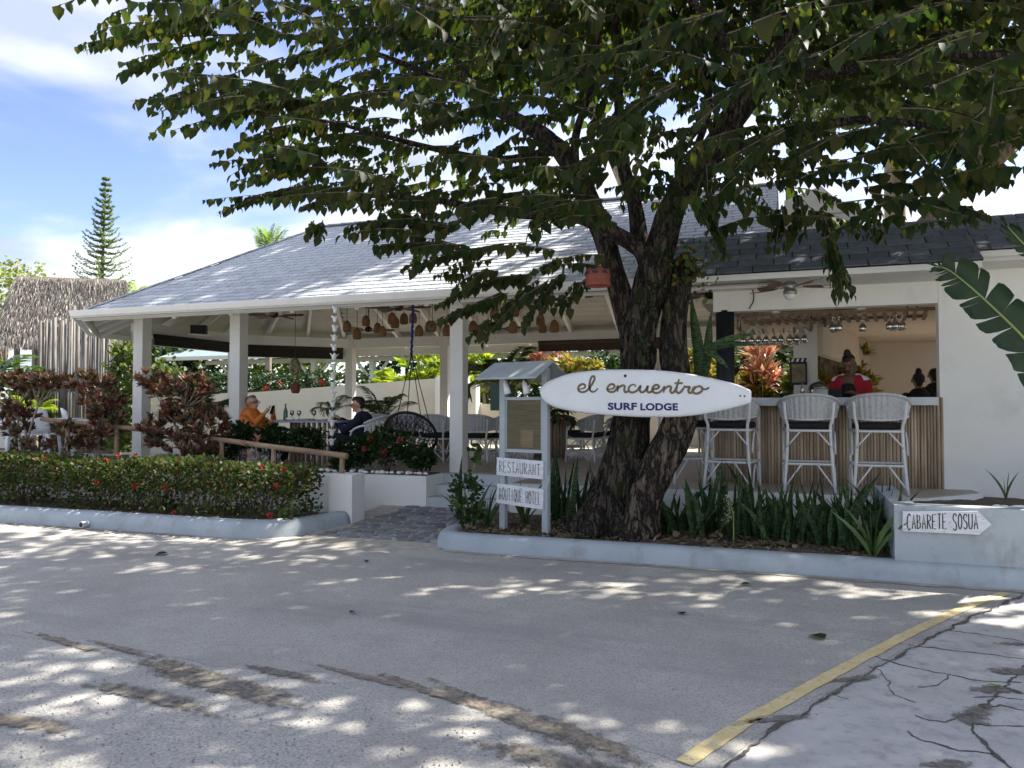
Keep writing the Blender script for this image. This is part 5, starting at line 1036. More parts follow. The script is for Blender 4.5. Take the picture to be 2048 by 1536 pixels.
def bark(name, c1, c2, sc, moss=.0):
    m = bpy.data.materials.new(name); m.use_nodes = True; t = m.node_tree; b = t.nodes['Principled BSDF']; nn = t.nodes.new; ln = t.links.new; b.inputs['Roughness'].default_value = .95; b.inputs['Specular IOR Level'].default_value = .2
    g = nn('ShaderNodeNewGeometry'); n0 = nn('ShaderNodeTexNoise'); n0.inputs['Scale'].default_value = 5; n0.inputs['Detail'].default_value = 5; ln(g.outputs['Position'], n0.inputs['Vector'])
    mx0 = nn('ShaderNodeMixRGB'); mx0.blend_type = 'ADD'; mx0.inputs[0].default_value = .10; ln(g.outputs['Position'], mx0.inputs[1]); ln(n0.outputs['Color'], mx0.inputs[2])
    mp = nn('ShaderNodeMapping'); mp.inputs['Scale'].default_value = sc; mp.inputs['Rotation'].default_value = (0, -.3, 0); ln(mx0.outputs[0], mp.inputs[0])
    v = nn('ShaderNodeMath'); v.operation = 'ABSOLUTE'; nv_ = nn('ShaderNodeTexNoise'); nv_.inputs['Scale'].default_value = .62; nv_.inputs['Detail'].default_value = 3.5; nv_.inputs['Roughness'].default_value = .6; ln(mp.outputs[0], nv_.inputs['Vector']); sb_ = nn('ShaderNodeMath'); sb_.operation = 'SUBTRACT'; sb_.inputs[1].default_value = .5; ln(nv_.outputs[0], sb_.inputs[0]); ln(sb_.outputs[0], v.inputs[0])
    r = nn('ShaderNodeValToRGB'); r.color_ramp.elements[0].position = .005; r.color_ramp.elements[1].position = .085; ln(v.outputs[0], r.inputs[0])
    n1_ = nn('ShaderNodeTexNoise'); n1_.inputs['Scale'].default_value = 16; n1_.inputs['Detail'].default_value = 8; n1_.inputs['Roughness'].default_value = .7; ln(mp.outputs[0], n1_.inputs['Vector']); n1_.inputs['Scale'].default_value = 1.7
    rc_ = nn('ShaderNodeValToRGB'); rc_.color_ramp.elements[0].position = .36; rc_.color_ramp.elements[1].position = .66; rc_.color_ramp.elements[0].color = (*c1, 1); rc_.color_ramp.elements[1].color = (*c2, 1); ln(n1_.outputs[0], rc_.inputs[0])
    mu = nn('ShaderNodeMixRGB'); mu.blend_type = 'MIX'; ln(r.outputs[0], mu.inputs[0]); mu.inputs[1].default_value = (.014, .011, .009, 1); ln(rc_.outputs[0], mu.inputs[2]); col = mu.outputs[0]
    if moss:
        n2_ = nn('ShaderNodeTexNoise'); n2_.inputs['Scale'].default_value = 2.6; n2_.inputs['Detail'].default_value = 8; ln(g.outputs['Position'], n2_.inputs['Vector']); r2 = nn('ShaderNodeValToRGB'); r2.color_ramp.elements[0].position = .56; r2.color_ramp.elements[1].position = .7; ln(n2_.outputs[0], r2.inputs[0])
        m2 = nn('ShaderNodeMixRGB'); ln(r2.outputs[0], m2.inputs[0]); ln(col, m2.inputs[1]); m2.inputs[2].default_value = (.045, .055, .018, 1); col = m2.outputs[0]
    ln(col, b.inputs['Base Color']); ad = nn('ShaderNodeMath'); ad.operation = 'MULTIPLY_ADD'; ln(n1_.outputs[0], ad.inputs[0]); ad.inputs[1].default_value = .7; ln(r.outputs[0], ad.inputs[2])
    bp = nn('ShaderNodeBump'); bp.inputs['Strength'].default_value = 1; bp.inputs['Distance'].default_value = .06; ln(ad.outputs[0], bp.inputs['Height']); ln(bp.outputs[0], b.inputs['Normal']); return m
m_bark = bark('fissured_bark', (.035, .028, .022), (.13, .105, .085), (26, 26, 4.6), 1); m_barkb = bark('plated_bark', (.06, .045, .034), (.21, .165, .125), (17, 17, 5.0))
m_twig = M('twig', (.07, .055, .04), (.15, .12, .09), sc=10, rough=.9)
m_stem = M('pale_stem', (.22, .18, .14), (.34, .29, .23), sc=10, rough=.9)
m_mid = M('leaf_midrib', (.20, .26, .08), rough=.5)
m_snake = M('snake_leaf', (.014, .036, .013), (.060, .10, .035), sc=16, rough=.55, st=(1, 1, 3), lo=.42, hi=.58, rnd=.3, spec=.15)
m_snake2 = M('strap_leaf', (.05, .10, .025), (.09, .14, .045), sc=16, rough=.4, rnd=.25)

# ---------------------------------------------------------------- the big tree
tree = thing('tree', 'big leaning tree with forked dark trunk in front of the pavilion', 'tree', (-1.8, 8.55, .15))
def px_tube(pts, n=26, nz=.22, sm=5):
    p = [at(a, b, c) for a, b, c, r in pts]; r = [q[3] for q in pts]; m = len(p); pp = catmull(p, sm)
    rr = lerp_list(r, len(pp)); return G().tube(pp, rr, n, True, nz, 5.5)
lim = [[(1220, 1078, 8.62, .40), (1229, 1030, 8.62, .31), (1238, 975, 8.62, .265), (1249, 924, 8.62, .24), (1264, 836, 8.62, .20), (1274, 735, 8.62, .19), (1276, 660, 8.6, .19), (1296, 590, 8.6, .17), (1312, 535, 8.58, .155), (1326, 480, 8.55, .155), (1345, 420, 8.5, .15), (1372, 372, 8.45, .145), (1412, 325, 8.4, .14), (1462, 240, 8.3, .13), (1540, 137, 8.2, .105), (1610, 30, 8.1, .08), (1690, -90, 8.0, .05)],
       [(1276, 700, 8.66, .14), (1252, 620, 8.68, .135), (1228, 545, 8.7, .125), (1208, 470, 8.75, .115), (1172, 390, 8.8, .125), (1115, 295, 8.9, .11), (1042, 245, 9.0, .09), (976, 205, 9.1, .078), (926, 146, 9.2, .06), (900, 80, 9.3, .045), (870, 0, 9.4, .025)],
       [(1310, 565, 8.45, .10), (1285, 505, 8.4, .10), (1240, 473, 8.3, .092), (1190, 447, 8.2, .08), (1140, 430, 8.1, .075), (1062, 428, 8.0, .065), (980, 420, 7.9, .05), (880, 402, 7.7, .035), (780, 392, 7.5, .022), (690, 398, 7.3, .012)],
       [(1302, 560, 8.75, .11), (1282, 480, 8.85, .10), (1266, 400, 8.95, .088), (1246, 330, 9.0, .075), (1238, 220, 9.1, .06), (1236, 120, 9.2, .05), (1228, 0, 9.3, .035), (1222, -100, 9.4, .02)],
       [(1150, 345, 8.85, .06), (1152, 270, 8.8, .05), (1180, 180, 8.7, .04), (1196, 80, 8.6, .03), (1210, -40, 8.5, .02)],
       [(1440, 285, 8.35, .075), (1500, 290, 8.2, .06), (1600, 262, 8.0, .05), (1720, 240, 7.8, .04), (1850, 250, 7.6, .025), (1960, 270, 7.4, .012)],
       [(1366, 380, 8.5, .05), (1392, 300, 8.6, .042), (1420, 200, 8.8, .035), (1392, 100, 9.0, .03), (1380, 0, 9.1, .02)],
       [(1115, 300, 8.85, .06), (1000, 320, 8.4, .045), (880, 300, 8.0, .035), (760, 270, 7.4, .025), (640, 240, 6.9, .015), (520, 230, 6.5, .008)],
       [(976, 205, 9.0, .05), (880, 160, 8.4, .04), (760, 110, 7.8, .032), (620, 80, 7.2, .022), (460, 70, 6.7, .012), (320, 75, 6.4, .006)],
       [(1540, 137, 8.2, .06), (1640, 150, 7.8, .05), (1780, 120, 7.4, .04), (1950, 110, 7.0, .03), (2150, 120, 6.8, .015)],
       [(1462, 240, 8.3, .06), (1470, 130, 7.8, .05), (1420, 40, 7.2, .04), (1340, -30, 6.6, .028), (1240, -60, 6.2, .015)],
       [(1610, 30, 8.1, .05), (1750, -20, 8.4, .04), (1950, -60, 8.8, .03), (2200, -80, 9.0, .015)]]
tk = G()
for i, L_ in enumerate(lim):
    q = px_tube(L_, 44 if i == 0 else (24 if i < 4 else 10), .24 if i == 0 else .16 if i < 4 else .06); tk.add(q.v, q.f)
# root flare
for a, w in ((2.6, .16), (3.4, .15), (4.3, .14), (5.3, .15), (.3, .12)):
    b = at(1222, 1062, 8.62); b.z = .15; d = V(math.cos(a), math.sin(a), 0); q = G().tube([b + d * .12 + V(0, 0, .42), b + d * .3 + V(0, 0, .14), b + d * .5 + V(0, 0, .02), b + d * .75 + V(0, 0, -.06)], [.13, w * .9, w * .6, .03], 10, nz=.15, sm=3); tk.add(q.v, q.f)
trunk = tk.build('trunk', m_bark, tree, smooth=True)
q = px_tube([(1272, 1085, 8.45, .30), (1284, 1030, 8.45, .225), (1300, 975, 8.45, .20), (1324, 925, 8.45, .19), (1364, 836, 8.45, .18), (1360, 790, 8.48, .165)], 26, .2)
q.build('second_stem', m_barkb, tree, smooth=True)
q = px_tube([(1362, 800, 8.48, .155), (1350, 735, 8.55, .15), (1346, 650, 8.66, .14), (1352, 590, 8.7, .135), (1362, 545, 8.72, .12), (1372, 520, 8.74, .085), (1374, 505, 8.75, .03)], 26, .26)
q.build('second_stem_top', m_bark, tree, smooth=True)
POLY = np.array([(60, -60), (150, 60), (240, 105), (330, 180), (360, 250), (480, 265), (450, 320), (480, 352), (560, 405), (700, 405), (720, 440), (760, 480), (830, 492), (820, 520), (890, 545), (905, 600), (960, 610), (1040, 585), (1100, 575), (1150, 520), (1120, 460), (1180, 425), (1300, 420), (1400, 410), (1440, 440), (1560, 450), (1660, 440), (1700, 470), (1760, 430), (1850, 450), (1900, 430), (1990, 420), (2000, 350), (2050, 300), (2400, 260), (2600, 100), (2600, -900), (60, -900)], float)
def in_poly(x, y):
    n = len(POLY); ins_ = np.zeros(len(x), bool); j = n - 1
    for i in range(n):
        xi, yi = POLY[i]; xj, yj = POLY[j]; c = ((yi > y) != (yj > y)) & (x < (xj - xi) * (y - yi) / (yj - yi + 1e-12) + xi); ins_ ^= c; j = i
    return ins_
def project(P):
    c, s = math.cos(YAW), math.sin(YAW); a = P[:, 0] * c + P[:, 1] * s; f = -P[:, 0] * s + P[:, 1] * c; u = P[:, 2] - EYE
    f2 = f * math.cos(PIT) + u * math.sin(PIT); u2 = -f * math.sin(PIT) + u * math.cos(PIT); return 1024 + FPX * a / f2, 768 - FPX * u2 / f2, f2
CC = np.array([-1.2, 7.9, 5.5]); CR = np.array([7.2, 3.9, 2.6])
sprays = []      # (start, direction, length)
tries = rng.uniform(-1, 1, (12000, 3)); tries = tries[(tries ** 2).sum(1) < 1]; P = CC + tries * CR
x_, y_, f_ = project(P); ok = (f_ > 3.2) & in_poly(x_, y_) & (P[:, 2] > 2.7); ok |= (f_ > 3.2) & (x_ > 2150) & (P[:, 2] > 3.0); P = P[ok]; P = P[:1180]
top_ = rng.uniform(-1, 1, (9000, 3)); top_ = top_[((top_ ** 2).sum(1) < 1)]; top_ = np.array([.3, 8.6, 6.6]) + top_ * np.array([6.6, 3.4, 1.5]); xx, yy_, ff = project(top_); top_ = top_[(yy_ < -25) | (xx > 2120)]; cot_ = math.cos(rad(SUN_EL)) / math.sin(rad(SUN_EL)); sy_ = top_[:, 1] - math.cos(rad(SUN_AZ)) * cot_ * top_[:, 2]; sx_ = top_[:, 0] - math.sin(rad(SUN_AZ)) * cot_ * top_[:, 2]; top_ = top_[(sy_ > 3.95) | (sx_ > .2) | (rng.random(len(top_)) < .12)][:2000]; bk = np.stack([rng.uniform(-5.5, .8, 1500), rng.uniform(9.4, 11.9, 1500), rng.uniform(5.6, 7.6, 1500)], 1); xx, yy_, ff = project(bk); bk = bk[(yy_ < 190) & (xx > 520)][:420]; P = np.concatenate([P, top_, bk])  # added sprays, mostly unseen, shade the road and thin over its sunlit band
ax = np.array([-1.2, 8.5])
for p in P:
    d = np.array([p[0] - ax[0], p[1] - ax[1], 0]); d /= np.linalg.norm(d) + 1e-6; d = d + rng.normal(size=3) * np.array([.45, .45, .18]); d[2] -= .05; d /= np.linalg.norm(d); ln = rng.uniform(.5, 1.15); sprays.append((p - d * ln * .55, d, ln))
ex = [(430, 55, 148, 78, 6.4), (560, 70, 240, 120, 6.6), (520, 30, 260, 40, 6.3), (560, 170, 312, 192, 6.5), (480, 225, 345, 252, 6.6), (640, 200, 400, 225, 6.9), (700, 240, 470, 268, 7.0), (660, 330, 462, 352, 7.2), (640, 300, 500, 330, 7.1), (700, 378, 403, 398, 7.3), (720, 395, 600, 402, 7.4), (640, 440, 612, 472, 7.6), (900, 455, 690, 438, 7.8), (900, 485, 742, 488, 7.9), (980, 500, 800, 528, 8.0), (1050, 545, 872, 592, 8.2), (1010, 585, 852, 640, 8.3), (1090, 560, 935, 668, 8.3), (1130, 545, 1045, 640, 8.4), (1160, 560, 1105, 612, 8.4), (980, 540, 905, 575, 8.1),
      (1650, 430, 1690, 560, 8.0), (1680, 500, 1712, 592, 8.0), (1670, 440, 1650, 520, 8.1), (1400, 390, 1458, 500, 8.0), (1560, 410, 1535, 490, 8.0), (1600, 400, 1610, 470, 8.2), (1850, 390, 1985, 432, 8.0), (1900, 350, 2030, 352, 7.8), (1745, 410, 1765, 470, 8.0), (1480, 340, 1400, 425, 7.6), (1420, 330, 1385, 410, 7.4),
      (1440, 20, 1092, 152, 5.7), (1640, 100, 1365, 215, 5.8), (1000, 35, 600, 82, 5.9), (1830, 20, 1640, 100, 5.6), (900, 10, 740, 60, 5.6), (1010, 40, 960, 110, 5.4), (1560, 260, 1430, 330, 6.4), (1350, 170, 1210, 240, 6.2), (1950, 60, 1780, 120, 5.6), (700, 90, 540, 120, 6.3), (800, 180, 560, 215, 6.6), (1750, 250, 1560, 300, 6.8), (1980, 220, 1860, 330, 6.8), (1000, 200, 800, 260, 6.9), (1280, 260, 1130, 330, 7.0)]
for x0, y0, x1, y1, yy in ex:
    for k in range(3):
        a = at(x0 + U(-12, 12), y0 + U(-6, 10), yy + U(-.15, .2)); b = at(x1 + (U(0, 40) if x1 < x0 else U(-40, 0)) * (k > 0), y1 + U(-4, 6), yy - .25 + U(-.1, .1)); d = b - a; sprays.append((np.array(a), np.array(d.normalized()), d.length))
LP = []; LD = []; LN = []; LL = []; tw = G()
for p0, d, ln in sprays:
    side = np.cross(d, (0, 0, 1.)); side /= np.linalg.norm(side) + 1e-6; nl = max(6, int(ln / .052)); arch = rng.uniform(.02, .12) * ln
    pt = [Vector(p0 + d * ln * t + np.array([0, 0, arch * 4 * t * (1 - t) * .6 - arch * t * t])) for t in (0, .33, .67, 1)]; tw.tube(pt, [.008, .006, .004, .002], 4, False)
    for i in range(nl):
        t = (i + .7 * rng.random()) / nl; s = 1 if i % 2 else -1
        LP.append(p0 + d * ln * t + np.array([0, 0, arch * 4 * t * (1 - t) * .6 - arch * t * t])); dd = np.array([0, 0, -.80]) + d * rng.uniform(.1, .6) + side * s * rng.uniform(.15, .65) + rng.normal(size=3) * .14; LD.append(dd); LN.append(side * s * .8 + d * .45 + np.array([0, 0, .5]) + rng.normal(size=3) * .3); LL.append(rng.uniform(.065, .185) * (1 - .3 * t ** 3))
LP = np.array(LP); LD = np.array(LD); LN = np.array(LN); LL = np.array(LL)
x_, y_, f_ = project(LP); vis = (x_ > 20) & (x_ < 2030) & (y_ > 5) & (y_ < 760); order = np.argsort(np.where(vis, f_ / LL, 1e9)); big = order[:300]; rest = np.ones(len(LP), bool); rest[big] = False
crown = stuff(mobj('crown', leaf_mesh('crown', LP[rest], LD[rest], LN[rest], LL[rest], lm_tree, wid=rng.uniform(.8, 1.2, int(rest.sum())), curl=.14), tree)); stuff(tw.build('twigs', m_twig, tree))
lg = leaf_mesh('leaf', [(0, 0, 0)], [(0, 1., 0)], [(0, 0, 1.)], 1., lm_tree, wid=1.0, rnd=[0.]); s_, d_, u_ = frames(LD[big], LN[big])
for i, b in enumerate(big):
    o = mobj('leaf', lg, tree); o.matrix_basis = Matrix.Translation(Vector(LP[b]) - WT[tree.name]) @ Matrix((Vector(s_[i]), Vector(d_[i]), Vector(u_[i]))).transposed().to_4x4() @ Matrix.Scale(LL[b], 4)
# moss and small climbers on the trunk
n = 160; P = []; D = []
for i in range(n):
    a = lim[0][rng.integers(5, 12)]; q = at(a[0] + U(-20, 20), a[1] + U(-40, 40), a[2] - a[3] * .98 + .02); P.append(q); D.append(V(U(-1, 1), -.5, U(-1, .6)))
stuff(mobj('climber', leaf_mesh('climber', P, D, np.tile([0, -1., .3], (n, 1)) + unit(n) * .3, rng.uniform(.03, .07, n), lm_dark, OVAL_V, OVAL_F, 1.3), tree))

n = 260; P = np.array(at(1372, 520, 8.62)) + rng.normal(size=(n, 3)) * np.array([.12, .09, .10]); P[:, 2] -= np.abs(rng.normal(size=n)) * .12
stuff(mobj('climber', leaf_mesh('climber', P, unit(n) + np.array([0, -.4, -.3]), unit(n) + np.array([0, -.5, .5]), rng.uniform(.04, .09, n), lm_hedge, OVAL_V, OVAL_F, 1.3), tree))

# ---------------------------------------------------------------- generic growers
def bush(name, label, c, r, n, ll, mat, cat='shrub', group=None, stems=6, tv=OVAL_V, tf=OVAL_F, wid=1.4, clump=14, base=None, inner=.35, trunk_r=.02, tm=None, zmin=None, up=.3):
    c = np.array(c, float); r = np.array(r, float); b = V(*(base if base is not None else (c[0], c[1], max(0, c[2] - r[2])))); t = thing(name, label, cat, b, group=group)
    k = max(3, n // clump); u = unit(k); cc_ = c + u * r * (rng.uniform(inner, 1, (k, 1)) ** .6); rep = np.repeat(np.arange(k), clump); P = cc_[rep] + rng.normal(size=(len(rep), 3)) * r * .13
    D = (P - c) / r * .5 + unit(len(P)) * .8 + np.array([0, 0, up]); Nn = np.array([0, 0, 1.]) + unit(len(P)) * .7
    if zmin is not None: m_ = P[:, 2] > zmin; P, D, Nn = P[m_], D[m_], Nn[m_]
    rn = (rng.random(k)[rep][:len(P)] * .6 + rng.random(len(P)) * .4); stuff(mobj('crown', leaf_mesh('crown', P, D, Nn, rng.uniform(.75, 1.25, len(P)) * ll, mat, tv, tf, wid, rn), t))
    g = G()
    for i in range(stems):
        e = Vector(c + unit(1)[0] * r * .75); s0 = b + V(U(-.5, .5) * trunk_r * 4, U(-.5, .5) * trunk_r * 4, -.03); m1 = s0.lerp(e, .5) + V(U(-.1, .1), U(-.1, .1), 0) * r[2]; g.tube([s0, m1, e], [trunk_r, trunk_r * .7, trunk_r * .3], 6, sm=3)
    if stems: g.build('stem', tm or m_stem, t, smooth=True)
    return t
def rosettes(C_, dirs, nl, ll, mat, name, tv=SLIM_V, tf=SLIM_F, wid=1.0, spread=.9):
    P = np.repeat(C_, nl, 0); A = np.repeat(dirs, nl, 0); R_ = unit(len(P)); R_ -= A * (R_ * A).sum(1, keepdims=True); R_ /= np.linalg.norm(R_, axis=1, keepdims=True); k = rng.uniform(.25, 1.0, (len(P), 1)) * spread; D = A * (1 - k * .55) + R_ * k; Nn = A * .9 - R_ * .4
    return leaf_mesh(name, P + A * rng.uniform(-.04, .03, (len(P), 1)), D, Nn, rng.uniform(.7, 1.2, len(P)) * ll, mat, tv, tf, wid)
def croton(label, base, blobs, nros, ll, mat, group=None, nl=15, name='croton_shrub', stem=True, wid=1.7):
    t = thing(name, label, 'shrub', base, group=group); b = Vector(base); C_ = []; A = []; g = G()
    for (c, r, w) in blobs:
        c = np.array(c); hub = b.lerp(Vector(c), .7); g.tube([b + V(U(-.06, .06), U(-.04, .04), -.03), b.lerp(hub, .5) + V(U(-.06, .06), 0, U(-.03, .05)), hub], [.022, .018, .014], 6, sm=3)
        for i in range(int(nros * w)):
            u = unit(1)[0]; p = c + u * np.array(r) * rng.uniform(.55, 1); C_.append(p); a = u * .6 + np.array([0, 0, .8]); A.append(a / np.linalg.norm(a))
            if rng.random() < .16: g.tube([hub + V(U(-.04, .04), 0, 0), hub.lerp(Vector(p), .5) + V(0, 0, -.02), Vector(p)], [.010, .008, .005], 5)
    stuff(mobj('leaves', rosettes(np.array(C_), np.array(A), nl, ll, mat, 'leaves', wid=wid), t)); g.build('stem', m_stem, t, smooth=True); return t
def frond_mesh(L_, arch, nleaf, ll, mat, nm, droop=.25, wid=.5):
    rp_ = [V(0, L_ * t * math.cos(arch * t * .8), L_ * (t * .9 - arch * .75 * t * t)) for t in np.linspace(0, 1, 9)]; P = []; D = []; Nn = []; ln_ = []
    for i in range(nleaf):
        t = .12 + .88 * i / nleaf; k = t * 8; a = int(min(k, 7)); p = rp_[a].lerp(rp_[a + 1], k - a); tg = (rp_[a + 1] - rp_[a]).normalized()
        for s in (-1, 1): P.append(p); D.append(V(s, 0, -droop + U(-.1, .1)) * .85 + tg * (.45 + .5 * t)); Nn.append(V(0, 0, 1) + V(s * -.3, 0, 0)); ln_.append(ll * (1 - .55 * abs(t - .45) * 1.6) * U(.9, 1.1))
    m = leaf_mesh(nm, P, D, Nn, np.array(ln_), mat, SLIM_V, SLIM_F, wid); g = G(); g.tube(rp_, [.014, .012, .010, .009, .007, .006, .005, .003, .002], 5); rm = g.mesh(nm + '_rachis'); rm.materials.append(mat); return m, rm
def palm(label, loc, nf, L_, mat, trunk_h=0, tr=.1, arch=.9, elev=(.1, .9), name='palm', nleaf=26, ll=None, group=None, az=None, tm=None):
    t = thing(name, label, 'palm', loc, group=group); vs = [frond_mesh(L_ * U(.85, 1.1), arch * U(.8, 1.15), nleaf, ll or L_ * .33, mat, 'frond') for _ in range(3)]
    if trunk_h: G().tube([V(0, 0, -.05), V(U(-.1, .1), 0, trunk_h * .5), V(0, 0, trunk_h)], [tr * 1.2, tr, tr * .9], 12, nz=.05, sm=4).build('trunk', tm or m_stem, t, True, True)
    for i in range(nf):
        a = 2 * PI * i / nf * 1.0 + U(-.25, .25) if az is None else U(*az); m, rm = vs[i % 3]; o = mobj('frond', m, t, True); e = U(*elev); o.rotation_euler = (e - .35, U(-.15, .15), a); o.location = (0, 0, trunk_h); r_ = mobj('rachis', rm, o, True)
    return t
def strap_mesh(h, w, lean, tw_, nm, mat, n=7):
    g = G(); v = []
    for i in range(n + 1):
        t = i / n; ww = w * (.55 + 1.3 * t * (1 - t) + .25 * (1 - t)) * (1 - t ** 5) + .001; a = tw_ * t; c = V(lean * t * t, 0, h * t); s = V(math.cos(a), math.sin(a), 0); nn_ = V(-math.sin(a), math.cos(a), 0); v += [c - s * ww / 2 + nn_ * ww * .18, c, c + s * ww / 2 + nn_ * ww * .18]
    f = [(3 * i + j, 3 * i + j + 1, 3 * i + 4 + j, 3 * i + 3 + j) for i in range(n) for j in (0, 1)]; g.add(v, f); m = g.mesh(nm, True); m.materials.append(mat); return m

# ---------------------------------------------------------------- clipped hedge with red flowers
hd = thing('hedge', 'long clipped ixora hedge with red flowers along the left kerb', 'hedge', (-9, 8.35, .16)); n = 30000
X = rng.uniform(-15, -5.78, n); t_ = rng.random(n); Yh = 8.32 + rng.uniform(-.36, .36, n); Zh = np.where(t_ < .74, rng.uniform(.46, .86, n), rng.uniform(.2, .5, n))
edge_ = (np.abs(Yh - 8.32) > .24) | (Zh > .74) | (X > -6.05); keep = edge_ | (rng.random(n) < .45); keep &= (Zh > .48) | (np.sin(X * 5.1) + np.sin(X * 11.7 + 1) + np.array([noise.noise(V(a * 2.3, 1, 2)) for a in X]) * 2 > -.7)
rx = np.clip((X + 6.13) / .35, 0, 1); Zc = .66; Zh = np.where((X > -6.13) & (Zh > .46), Zc + (Zh - Zc) * np.sqrt(1 - rx ** 2 * .7), Zh); Zh += .03 * np.sin(X * 2.2) * (Zh > .6) + .02 * np.sin(X * 7.3) * (Zh > .6)
P = np.stack([X, Yh, Zh], 1)[keep]; D = np.stack([rng.normal(size=len(P)) * .6, (P[:, 1] - 8.32) * 2.2 + rng.normal(size=len(P)) * .4, (P[:, 2] - .6) * 2 + rng.normal(size=len(P)) * .5 + .2], 1); Nn = np.array([0, -.4, .8]) + unit(len(P)) * .6
stuff(mobj('foliage', leaf_mesh('foliage', P, D, Nn, rng.uniform(.04, .068, len(P)), lm_hedge, OVAL_V, OVAL_F, 1.5), hd))
g = G()
for i in range(150):
    x = -14.5 + i * .057 + U(-.03, .03); y = 8.32 + U(-.2, .2); g.tube([V(x, y, .1), V(x + U(-.06, .06), y + U(-.05, .05), .35), V(x + U(-.16, .16), y + U(-.15, .15), .62)], [.011, .008, .005], 5)
stuff(g.build('stems', m_twig, hd))
def flower(parent, p, r, mat=lm_flow):
    n = 16; u = unit(n); u[:, 1] -= .6; u[:, 2] += .3; mobj('flower', leaf_mesh('flower', np.tile(np.array(p), (n, 1)) + u * r * .3, u, unit(n), r, mat, OVAL_V, OVAL_F, 1.2), parent)
for px, py in ((195, 965), (30, 1015), (335, 975), (270, 972), (525, 935), (568, 942), (555, 972), (540, 1032), (40, 925), (75, 918), (90, 915), (215, 922), (272, 913), (350, 1028), (120, 935), (470, 935), (335, 932), (55, 938), (240, 912)):
    yy = 7.96 if py > 940 else 8.15; flower(hd, at(px, py, yy), .04)

# ---------------------------------------------------------------- crotons behind the hedge
def cb(px, py, y, rx, rz, w=1.0): return (at(px, py, y), (rx, .28, rz), w)
YC = 9.3
croton('tall maroon and green croton at the left picture edge', at(45, 915, YC), [cb(30, 770, YC, .5, .17), cb(90, 765, YC, .36, .14), cb(20, 850, YC, .42, .26, .7), cb(60, 900, YC - .1, .34, .18, .5), cb(50, 815, YC, .3, .2, .5)], 46, .13, lm_cro)
croton('maroon croton with pale stems left of the first post', at(195, 912, YC), [cb(170, 765, YC, .56, .15, 1.1), cb(205, 805, YC, .36, .25), cb(212, 850, YC - .05, .28, .25, .8), cb(185, 880, YC, .3, .18, .5)], 46, .13, lm_cro)
croton('low dark red croton between the two tall crotons at left', at(132, 912, YC - .1), [cb(130, 860, YC - .1, .18, .14, .7), cb(118, 890, YC - .1, .2, .1, .5)], 20, .13, lm_cro)
croton('wide red croton with a high crown beside the first post', at(380, 915, YC), [cb(365, 775, YC, .66, .2, 1.3), cb(325, 860, YC, .36, .3), cb(415, 850, YC - .05, .27, .3, .9), cb(385, 895, YC - .1, .5, .16, .8), cb(300, 762, YC, .24, .15, .4), cb(365, 825, YC, .3, .2, .5)], 46, .13, lm_cro)
croton('small red ti plant behind the handrail', at(512, 916, 9.4), [cb(512, 885, 9.4, .06, .05, .25), cb(505, 905, 9.4, .05, .04, .1)], 14, .11, lm_ti, nl=8, wid=1.1)
# ---------------------------------------------------------------- dark shrubs in the terrace bed
for px, py, rx, rz, lb in ((480, 872, .38, .22, 'dark green shrub at the foot of the second post'), (548, 878, .4, .22, 'dark green shrub in front of the diners\' table left half'), (612, 880, .34, .2, 'dark green shrub in front of the diners\' table right half'), (715, 900, .34, .22, 'dark ixora shrub in front of the woman\'s chair'), (775, 890, .36, .28, 'dark ixora shrub left of the hanging chair'), (838, 915, .3, .16, 'low dark shrub under the hanging chair'), (445, 895, .3, .2, 'dark shrub right of the red croton'), (690, 925, .2, .12, 'tiny dark shrub beside the handrail end')):
    c = at(px, py, 10.7); bush('shrub', lb, c, (rx, .22, rz), 900, .065, lm_dark, stems=7, base=(c.x, 10.7, ZF), group='dark shrubs in the terrace bed', trunk_r=.012, tm=m_twig)
for o, pts in (('dark ixora shrub left of the hanging chair', ((800, 882), (770, 905))), ('dark ixora shrub in front of the woman\'s chair', ((730, 898), (741, 878)))):
    t = [q for q in COL.objects if q.get('label') == o][0]
    for p in pts: flower(t, at(*p, 10.48), .045)

# ---------------------------------------------------------------- snake plants round the tree
vs = [strap_mesh(U(.42, .74), U(.05, .085), U(-.28, .28), U(-1.2, 1.2), 'leaf', m_snake) for _ in range(9)]
sx = [(1128, 9.1), (1150, 8.9), (1172, 9.2), (1115, 9.4), (1140, 9.5), (1345, 8.9), (1368, 9.2), (1392, 8.7), (1410, 9.1), (1436, 8.8), (1452, 9.2), (1478, 8.7), (1500, 9.0), (1522, 8.7), (1545, 9.1), (1568, 8.75), (1590, 9.1), (1612, 8.65), (1636, 9.0), (1655, 8.6), (1678, 9.0), (1695, 8.5), (1715, 8.9), (1735, 8.5), (1752, 8.8), (1770, 8.45), (1782, 8.75), (1425, 9.4), (1490, 9.45), (1555, 9.45), (1620, 9.4), (1690, 9.35), (1760, 9.2), (1190, 9.3)]
sx.sort()
for i, (px, y) in enumerate(sx):
    p = at(px, 1000, y); t = thing('snake_plant', f'snake plant clump, {ordinal(i) if i < 28 else ordinal(33 - i)} from the {"left" if i < 28 else "right"} of the row round the trunk', 'plant', (p.x, y, .15), U(0, 6), 'snake plants round the trunk')
    for k in range(10):
        o = mobj('leaf', vs[rng.integers(9)], t, True); s = U(.55, 1.2); o.scale = (s * .9, s * .9, s * (1.0 if px > 1300 else 1.15)); o.location = (U(-.14, .14), U(-.14, .14), 0); o.rotation_euler = (U(-.26, .26), U(-.32, .32), U(0, 6.3))
